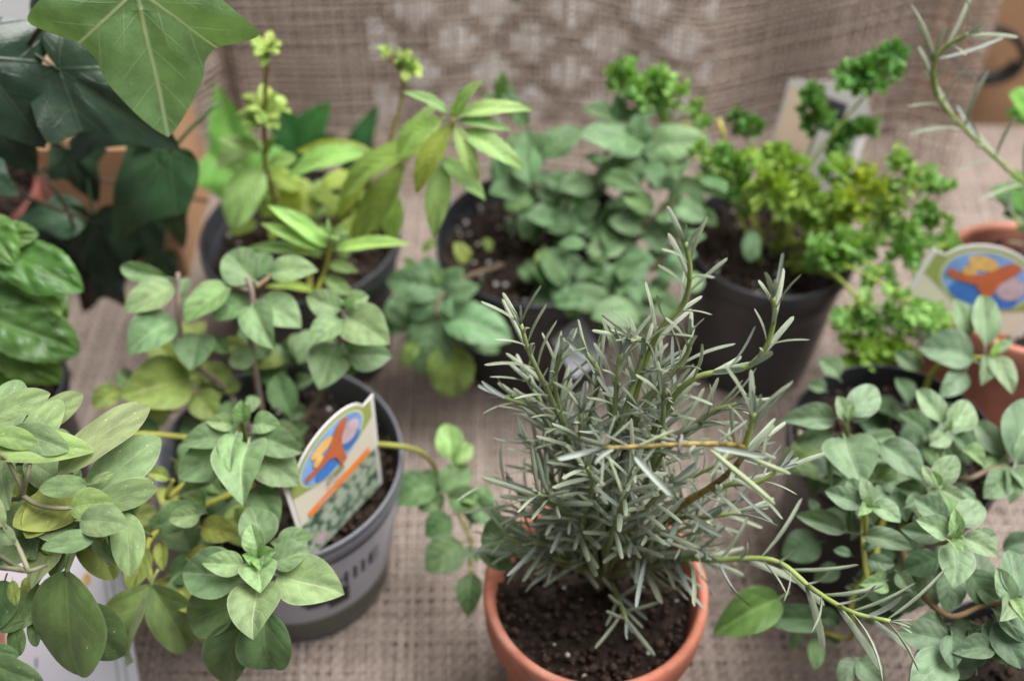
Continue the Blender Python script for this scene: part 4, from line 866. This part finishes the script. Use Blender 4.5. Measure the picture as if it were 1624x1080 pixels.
# ================================================================== grey-leaved oregano on the right, black pot
c = c_at(1420, 702, .105)
ro = thing('potted_oregano', (c[0], c[1], 0), 'grey-green oregano trailing over the black pot right of rosemary', 'potted plant')
pot(ro, c, .054, .105, M_BLACKPOT, .0016, .004, .80, .013); soil(ro, c, .0505, .088, 61, 40)
RS = (.95, .85, .8)
for pts, cl in (([(1400, 720, 9), (1375, 700, 12), (1345, 690, 14.5), (1345, 650, 16)], RS), ([(1410, 740, 9), (1400, 830, 11.5), (1375, 850, 13.5), (1372, 795, 15.5)], OL), ([(1430, 740, 9), (1460, 830, 12), (1490, 860, 14.5), (1510, 850, 16)], RS), ([(1440, 720, 9), (1470, 780, 12), (1488, 762, 15)], RS), ([(1440, 700, 9), (1480, 700, 12), (1505, 678, 14)], RS), ([(1450, 680, 9), (1480, 590, 12), (1530, 570, 13.5), (1570, 566, 14)], OL), ([(1400, 760, 9), (1390, 880, 11.5), (1352, 950, 11), (1350, 1010, 9), (1300, 1000, 8)], OL), ([(1445, 730, 9), (1520, 760, 12.5), (1570, 745, 13), (1610, 735, 13)], MS), ([(1420, 770, 9), (1440, 900, 12), (1500, 975, 13), (1560, 960, 14), (1605, 955, 15)], BROWNS), ([(1375, 770, 12), (1370, 860, 12.5), (1378, 940, 12)], OL)):
    st(ro, pts, cl, .0018, .0011)
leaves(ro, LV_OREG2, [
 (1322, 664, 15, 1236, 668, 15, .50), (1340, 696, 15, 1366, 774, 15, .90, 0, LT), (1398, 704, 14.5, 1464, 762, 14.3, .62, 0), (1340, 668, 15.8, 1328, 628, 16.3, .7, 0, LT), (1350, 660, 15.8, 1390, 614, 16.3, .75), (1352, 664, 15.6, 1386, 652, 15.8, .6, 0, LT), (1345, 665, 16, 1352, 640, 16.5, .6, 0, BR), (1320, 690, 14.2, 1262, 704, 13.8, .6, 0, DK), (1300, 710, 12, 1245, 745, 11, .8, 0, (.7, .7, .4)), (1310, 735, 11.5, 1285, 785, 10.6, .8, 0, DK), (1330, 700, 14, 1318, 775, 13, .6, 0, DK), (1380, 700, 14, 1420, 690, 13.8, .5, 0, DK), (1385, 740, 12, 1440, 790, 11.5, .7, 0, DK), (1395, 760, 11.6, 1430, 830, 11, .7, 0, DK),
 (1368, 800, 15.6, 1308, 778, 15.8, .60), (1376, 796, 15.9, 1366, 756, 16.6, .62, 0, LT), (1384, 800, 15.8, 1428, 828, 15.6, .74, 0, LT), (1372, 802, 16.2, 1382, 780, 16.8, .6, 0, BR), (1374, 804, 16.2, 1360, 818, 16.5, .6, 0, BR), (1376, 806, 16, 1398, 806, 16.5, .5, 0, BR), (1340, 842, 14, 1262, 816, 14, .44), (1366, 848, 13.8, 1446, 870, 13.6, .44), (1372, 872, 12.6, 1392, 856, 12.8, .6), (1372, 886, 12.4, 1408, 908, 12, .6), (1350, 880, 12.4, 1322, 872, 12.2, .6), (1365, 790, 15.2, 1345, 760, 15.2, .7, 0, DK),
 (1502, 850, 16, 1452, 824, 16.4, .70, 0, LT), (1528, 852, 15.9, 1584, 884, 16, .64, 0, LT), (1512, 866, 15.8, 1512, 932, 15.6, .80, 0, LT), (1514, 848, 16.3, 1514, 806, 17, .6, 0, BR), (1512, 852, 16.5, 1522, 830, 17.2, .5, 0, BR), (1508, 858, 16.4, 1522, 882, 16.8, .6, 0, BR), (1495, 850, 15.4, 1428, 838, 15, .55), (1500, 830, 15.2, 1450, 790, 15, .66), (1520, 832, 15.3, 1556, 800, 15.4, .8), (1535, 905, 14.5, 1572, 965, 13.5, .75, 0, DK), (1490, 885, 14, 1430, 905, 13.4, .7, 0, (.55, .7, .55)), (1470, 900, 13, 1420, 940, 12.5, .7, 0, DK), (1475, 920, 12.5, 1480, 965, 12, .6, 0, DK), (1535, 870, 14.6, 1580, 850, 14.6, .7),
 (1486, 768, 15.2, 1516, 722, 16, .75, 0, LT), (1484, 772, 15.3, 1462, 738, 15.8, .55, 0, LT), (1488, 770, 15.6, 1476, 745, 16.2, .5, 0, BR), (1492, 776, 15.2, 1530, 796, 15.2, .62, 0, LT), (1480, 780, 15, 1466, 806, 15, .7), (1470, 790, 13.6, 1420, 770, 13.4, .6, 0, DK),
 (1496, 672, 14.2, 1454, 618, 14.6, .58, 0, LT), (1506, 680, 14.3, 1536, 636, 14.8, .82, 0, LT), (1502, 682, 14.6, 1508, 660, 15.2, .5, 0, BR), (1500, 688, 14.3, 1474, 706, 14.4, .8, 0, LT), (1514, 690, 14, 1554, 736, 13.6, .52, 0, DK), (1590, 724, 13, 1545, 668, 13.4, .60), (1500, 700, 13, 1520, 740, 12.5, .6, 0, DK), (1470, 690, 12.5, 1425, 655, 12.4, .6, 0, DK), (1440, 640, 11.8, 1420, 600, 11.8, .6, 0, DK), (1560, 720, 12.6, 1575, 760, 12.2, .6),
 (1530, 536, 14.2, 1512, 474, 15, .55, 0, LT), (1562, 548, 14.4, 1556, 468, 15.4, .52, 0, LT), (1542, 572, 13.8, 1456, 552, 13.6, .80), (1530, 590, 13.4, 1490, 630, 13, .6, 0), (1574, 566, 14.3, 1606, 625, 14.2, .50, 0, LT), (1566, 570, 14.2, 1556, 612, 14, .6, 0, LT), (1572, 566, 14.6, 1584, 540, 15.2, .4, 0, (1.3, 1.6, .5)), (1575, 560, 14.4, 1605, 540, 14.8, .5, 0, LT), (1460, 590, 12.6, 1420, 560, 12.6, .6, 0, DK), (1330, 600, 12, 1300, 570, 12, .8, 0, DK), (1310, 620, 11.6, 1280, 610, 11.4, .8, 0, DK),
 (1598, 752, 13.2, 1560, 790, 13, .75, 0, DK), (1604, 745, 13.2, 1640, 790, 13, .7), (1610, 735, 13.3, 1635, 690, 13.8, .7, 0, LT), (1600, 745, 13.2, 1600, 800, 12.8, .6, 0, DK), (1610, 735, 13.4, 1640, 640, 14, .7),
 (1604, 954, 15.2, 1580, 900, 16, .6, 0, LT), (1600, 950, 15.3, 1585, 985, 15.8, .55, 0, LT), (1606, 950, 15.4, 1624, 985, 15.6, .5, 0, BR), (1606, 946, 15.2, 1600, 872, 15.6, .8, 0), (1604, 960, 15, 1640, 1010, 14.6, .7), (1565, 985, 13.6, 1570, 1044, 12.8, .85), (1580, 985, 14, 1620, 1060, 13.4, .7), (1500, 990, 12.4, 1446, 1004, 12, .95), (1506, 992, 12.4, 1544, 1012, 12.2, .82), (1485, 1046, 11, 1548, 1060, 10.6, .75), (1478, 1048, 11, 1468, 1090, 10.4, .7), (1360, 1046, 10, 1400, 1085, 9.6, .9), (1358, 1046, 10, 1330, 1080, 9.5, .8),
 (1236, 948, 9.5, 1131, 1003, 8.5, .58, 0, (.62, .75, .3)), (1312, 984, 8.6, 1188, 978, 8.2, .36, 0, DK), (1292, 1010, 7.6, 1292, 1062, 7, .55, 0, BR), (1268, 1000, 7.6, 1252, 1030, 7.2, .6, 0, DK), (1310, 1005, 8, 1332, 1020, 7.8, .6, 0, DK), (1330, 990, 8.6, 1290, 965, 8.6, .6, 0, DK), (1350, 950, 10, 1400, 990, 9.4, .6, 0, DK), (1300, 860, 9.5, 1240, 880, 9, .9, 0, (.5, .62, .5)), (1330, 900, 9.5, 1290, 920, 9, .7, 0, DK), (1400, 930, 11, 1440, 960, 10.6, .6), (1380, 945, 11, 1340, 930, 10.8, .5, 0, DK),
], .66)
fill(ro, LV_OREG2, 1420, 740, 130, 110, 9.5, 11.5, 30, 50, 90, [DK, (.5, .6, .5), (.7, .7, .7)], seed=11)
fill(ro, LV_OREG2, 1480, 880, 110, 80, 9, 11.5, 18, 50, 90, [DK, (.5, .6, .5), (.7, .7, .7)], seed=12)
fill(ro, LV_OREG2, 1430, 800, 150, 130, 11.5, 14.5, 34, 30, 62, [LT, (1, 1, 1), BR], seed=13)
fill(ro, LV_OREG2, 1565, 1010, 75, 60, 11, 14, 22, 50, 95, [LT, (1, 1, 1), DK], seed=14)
# ================================================================== second rosemary in the right terracotta pot
c = c_at(1632, 452, .112)
r2 = thing('potted_rosemary', (c[0], c[1], 0), 'tall thin rosemary shoot in dusty terracotta pot at the right edge', 'potted plant')
pot(r2, c, .054, .112, M_TERRA2, .004, .004, .76, .024); soil(r2, c, .049, .098, 71, 10)
ros_keep = ros; ros = r2; needle_list.clear()
rstem([(1640, 440, 10), (1660, 330, 49), (1600, 270, 49), (1530, 205, 49), (1485, 150, 49), (1478, 100, 49)], 40, 2.6, 2.2, LM, start=.45, step=.014)
rstem([(1485, 150, 49), (1480, 105, 49), (1500, 75, 49), (1535, 55, 48.5)], 41, 2.7, 2.6, LM, start=.5, step=.011, tipspread=55)
rstem([(1640, 440, 10), (1630, 380, 50), (1600, 330, 51)], 42, 1.8, 1.6, LM, start=.3, step=.008)
for (B, T, up, wr, col, vi) in needle_list: obj('needle', LV_ROSE[vi], r2, frame(B, T, 0, up, wr), col)
leaves(r2, LV_VROUND, [(1640, 180, 56, 1600, 150, 56, .8, 0, (.55, .85, .4)), (1640, 190, 56, 1595, 180, 56, .7, 0, (.55, .85, .4)), (1630, 330, 52, 1570, 305, 52, .6, 0, (.3, .5, .3)), (1640, 340, 52, 1590, 340, 52, .6, 0, (.25, .45, .3)), (1630, 300, 53, 1600, 275, 53, .6, 0, (.3, .5, .3)), (1640, 360, 51, 1610, 365, 51, .6, 0, (.25, .4, .3))], .7)
# ================================================================== dark pot in the lower right corner
c = c_at(1655, 1115, .10)
cp_ = thing('plant_pot', (c[0], c[1], 0), 'dark plastic pot cut off by the lower right corner', 'pot')
pot(cp_, c, .055, .10, M_DARKPOT, .0016, .004, .80, .013); soil(cp_, c, .0515, .085, 81, 10)
# ================================================================== basil
c = c_at(-55, 612, .10)
bas = thing('potted_basil', (c[0], c[1], 0), 'glossy crinkled green basil in dark pot at the left edge', 'potted plant')
pot(bas, c, .052, .10, M_BLACKPOT, .0016, .004, .8, .013); soil(bas, c, .0485, .083, 91, 20)
st(bas, [(-40, 620, 8.5), (-20, 540, 14), (-15, 470, 18), (-10, 400, 20)], (1.2, 1.5, .7), .0022, .0016)
st(bas, [(76, 690, 4), (72, 640, 8), (74, 600, 11)], BROWNS, .0009, .0007)
leaves(bas, LV_BASIL, [(-6, 400, 19, 132, 462, 17.6, .58, -12, (1.15, 1.15, 1)), (96, 502, 17, -4, 446, 17.8, .40, 160, LT), (-24, 500, 17.0, 126, 560, 14.6, .62, 0), (-10, 520, 16.2, 96, 606, 13.2, .6, 12, (1.05, 1.05, .9)), (-25, 345, 20.4, 24, 420, 19.4, .7, 0, LT), (52, 438, 16, 104, 512, 13.8, .62, 0, DK), (-30, 560, 14, 30, 612, 12, .6, 0, BR), (-40, 610, 12, 40, 650, 10.5, .6, 0, OL), (-10, 440, 17, 40, 500, 15.5, .6, 0, DK), (-15, 380, 19.6, 62, 372, 19.8, .6, 0, (1.1, 1.1, 1)), (-20, 470, 17.4, 70, 478, 16.6, .55, 0, (.9, .95, .9)), (-20, 548, 15.2, 60, 590, 13.4, .6, -15, DK)], .6)
# ================================================================== ivy
c = c_at(-85, 300, .12)
ivy = thing('potted_ivy', (c[0], c[1], 0), 'ivy with one big pale leaf and dark lobed leaves at the upper left', 'potted plant')
pot(ivy, c, .055, .12, plain('maroon_pot', (.14, .045, .035), .6, .3, .2, 40), .004, .004, .7, .02); soil(ivy, c, .05, .105, 95, 0)
for pts in ([(-20, 290, 11), (0, 150, 50), (150, -60, 44), (215, -40, 43)], [(-20, 300, 11), (60, 270, 52), (160, 285, 53), (330, 320, 56)], [(-10, 300, 11), (40, 260, 52), (110, 340, 50), (140, 480, 5)], [(-20, 300, 11), (30, 230, 52), (60, 140, 53), (110, 130, 53)], [(10, 300, 12), (60, 320, 50), (140, 350, 50)]):
    st(ivy, pts, (.28, .17, .22), .0014, .0010)
leaves(ivy, LV_IVY, [(216, -14, 43, 262, 226, 42, .94, 0, (1.1, 1.1, 1.15)), (385, 290, 58, 343, 136, 60, .62, 0, (.8, 1.15, .6))], 1.0)
leaves(ivy, LV_IVYD, [(92, 110, 47, 288, 244, 46, .62, 20), (-40, 90, 46, 80, 238, 45, .95, 0), (272, 240, 50, 165, 385, 49, .72, -10, (1.6, 2.0, 1.3)), (250, 250, 50.5, 288, 404, 50, .55, 0, (1.5, 1.8, 1.3)), (150, 345, 51, 185, 480, 50, .8, 0), (120, 340, 51, 18, 352, 50, .8, 0, (1.8, 2.1, 1.7)), (-30, 270, 47, 30, 310, 46.5, 1.0, 0, (2.2, 2.6, 2.6)), (100, -40, 50, 40, 90, 50, .8, 0, (.8, .8, .6)), (150, 60, 51, 110, 160, 50, .7, 0, (.8, .9, .7)), (150, 400, 52, 110, 500, 51, .9, 0), (230, 330, 53, 190, 440, 52, .8, 0), (80, 330, 52, 130, 440, 51, .8, 0), (260, 400, 54, 220, 480, 53, .7, 0), (110, 240, 52, 160, 330, 51.5, .6, 0), (200, 160, 50, 100, 260, 49, .7, 0), (-20, 180, 50, 60, 280, 49, .9, 0, (.7, .7, .7)), (470, 240, 60, 520, 160, 61, .9, 0, (1.2, 2.2, .9)), (480, 260, 60, 440, 170, 60, .8, 0, (1, 1.8, .9)), (560, 260, 60, 590, 170, 61, .5, 0, (1.2, 2.0, 1.2))], .8)
# ================================================================== hairy-leaved herb, front left
c = c_at(-240, 900, .11)
sg = thing('potted_sage', (c[0], c[1], 0), 'hairy oval-leaved herb in terracotta pot at the lower left edge', 'potted plant')
pot(sg, c, .060, .11, M_TERRA2, .004, .004, .78, .022); soil(sg, c, .054, .095, 99, 20)
HS = (.85, .68, 1.0)
for pts, cl in (([(-70, 930, 9.5), (-30, 860, 15), (0, 800, 19), (35, 785, 21), (15, 735, 22.5), (0, 720, 23)], HS), ([(35, 785, 21), (60, 800, 21), (100, 806, 21), (130, 800, 21)], HS), ([(-60, 940, 9.5), (-20, 880, 17), (20, 895, 20), (45, 905, 20.5), (75, 895, 20.4)], HS), ([(45, 905, 20.5), (25, 860, 21), (5, 830, 22)], HS), ([(45, 905, 20.5), (0, 900, 20), (-40, 900, 18)], HS), ([(118, 872, 20), (112, 890, 19.6), (106, 906, 19.2)], LT), ([(35, 785, 21), (42, 760, 22), (48, 735, 22.5)], HS), ([(130, 800, 21), (200, 830, 17), (240, 850, 14)], HS)):
    st(sg, pts, cl, .0011, .0008)
leaves(sg, LV_SAGE, [
 (95, 752, 21.5, 238, 644, 21.5, .36, 0, (1.25, 1.12, 1.1)), (-14, 664, 22.8, 80, 624, 23.4, .46, -10, LT), (-25, 716, 22.6, 150, 716, 22, .36, 0, BR), (22, 684, 22.8, 110, 714, 22.6, .5, 0), (-10, 690, 23, 62, 705, 22.8, .5, 0, BR), (138, 768, 21.4, 62, 776, 21.8, .52, 0, (.85, .95, .85)), (112, 806, 21.2, 180, 796, 21.6, .72, 0, BR), (176, 782, 20.4, 244, 764, 20.6, .45, 0, LT), (145, 765, 20.6, 180, 750, 20.8, .4, 0, LT), (128, 826, 21.2, 202, 834, 21.4, .70, 0, (1.05, 1.1, 1.1)), (152, 850, 21, 66, 870, 21.2, .46, 0, (.95, 1.05, 1)), (180, 842, 19.6, 190, 888, 19.2, .8, 0, DK), (146, 858, 19.6, 187, 894, 19, .36, 170, LT),
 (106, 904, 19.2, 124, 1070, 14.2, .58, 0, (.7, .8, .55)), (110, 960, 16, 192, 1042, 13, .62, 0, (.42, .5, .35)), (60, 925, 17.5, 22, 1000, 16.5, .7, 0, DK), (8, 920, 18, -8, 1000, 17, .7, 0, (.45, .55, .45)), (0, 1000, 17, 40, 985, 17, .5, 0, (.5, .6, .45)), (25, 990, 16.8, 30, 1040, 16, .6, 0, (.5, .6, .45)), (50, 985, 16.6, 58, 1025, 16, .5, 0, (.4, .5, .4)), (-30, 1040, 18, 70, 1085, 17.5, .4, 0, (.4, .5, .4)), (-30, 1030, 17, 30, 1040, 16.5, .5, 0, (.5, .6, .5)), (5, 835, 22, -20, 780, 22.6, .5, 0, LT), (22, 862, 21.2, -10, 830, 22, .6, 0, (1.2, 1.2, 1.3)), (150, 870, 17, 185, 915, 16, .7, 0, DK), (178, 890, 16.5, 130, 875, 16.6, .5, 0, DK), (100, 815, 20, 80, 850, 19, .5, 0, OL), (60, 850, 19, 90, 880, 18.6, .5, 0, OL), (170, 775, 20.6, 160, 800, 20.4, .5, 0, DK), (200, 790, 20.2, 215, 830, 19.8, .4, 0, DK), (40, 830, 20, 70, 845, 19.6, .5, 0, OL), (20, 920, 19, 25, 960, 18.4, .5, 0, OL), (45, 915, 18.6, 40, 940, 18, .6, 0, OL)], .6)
fill(sg, LV_SAGE, 90, 830, 110, 75, 17, 20.5, 26, 70, 130, [(1, 1, 1), LT, (.85, .9, .8), OL], .55, seed=31)
fill(sg, LV_SAGE, 20, 720, 60, 50, 19, 22, 8, 80, 130, [(1, 1, 1), LT], .5, seed=32)
# white tag lying in front of that pot
A_, B_ = P(-60, 1130, z=.012), P(228, 1130, z=.006); TL_ = P(-60, 860, z=.075)
t5 = thing('white_tag', A_, 'white printed card with a black figure leaning at the lower left corner', 'card')
pl = Plane(A_, B_, P(-40, 860, z=.078)); M_WHITEC = plain('white_card', (.66, .65, .72), .5, .3, .03, 30); M_LINE = plain('grey_green_line', (.38, .43, .40), .5, .3, .03, 30)
h = pl.h
t5 = pl.poly('card', [(0, 0), (1, 0), (.86, h), (0, h)], M_WHITEC, 0, t5, .0009)
for a, b in ((.88, .76), (.93, .80)): pl.poly('ruled_line', [(a, 0), (a+.012, 0), (b+.012, h*.97), (b, h*.97)], M_LINE, .0003, t5)
def spot(px, py):   # card coordinates of a pixel
    r = P(px, py, y=1.0)-Vector((0, 0, CAMH)); o = Vector((0, 0, CAMH)); t = (pl.o-o).dot(pl.n)/r.dot(pl.n); q = o+r*t-pl.o
    return q.dot(pl.x)/pl.w**2, q.dot(pl.y)/pl.w**2
s0, s1 = spot(58, 1050)
obj('printed_figure', text_mesh('printed_figure', '1', 1, M_INK, lambda x, y: pl(s0+x*.085, s1+(y-.35)*.085, .0004)), t5)
s0, s1 = spot(138, 918); pl.poly('orange_spot', ell(s0, s1, .022, .035), M_SUN, .0004, t5)

# loose soil and leaf bits dropped on the cloth
rs = np.random.default_rng(77); V, F = [], []
for k in range(70):
    px, py = rs.uniform(60, 1600), rs.uniform(560, 1075); o = P(px, py, z=.0035); sz = rs.uniform(.0004, .0016)
    V.append(IV*rs.uniform(.4, 1.4, (12, 1))*sz*np.array([1, 1, .6])+np.array(o)); F.append(IF+12*k)
obj('soil_specks', mesh('soil_specks', np.concatenate(V), np.concatenate(F), M_CRUMB, smooth=False), kind='stuff', label='scattered specks of potting soil on the burlap')['category'] = 'soil'
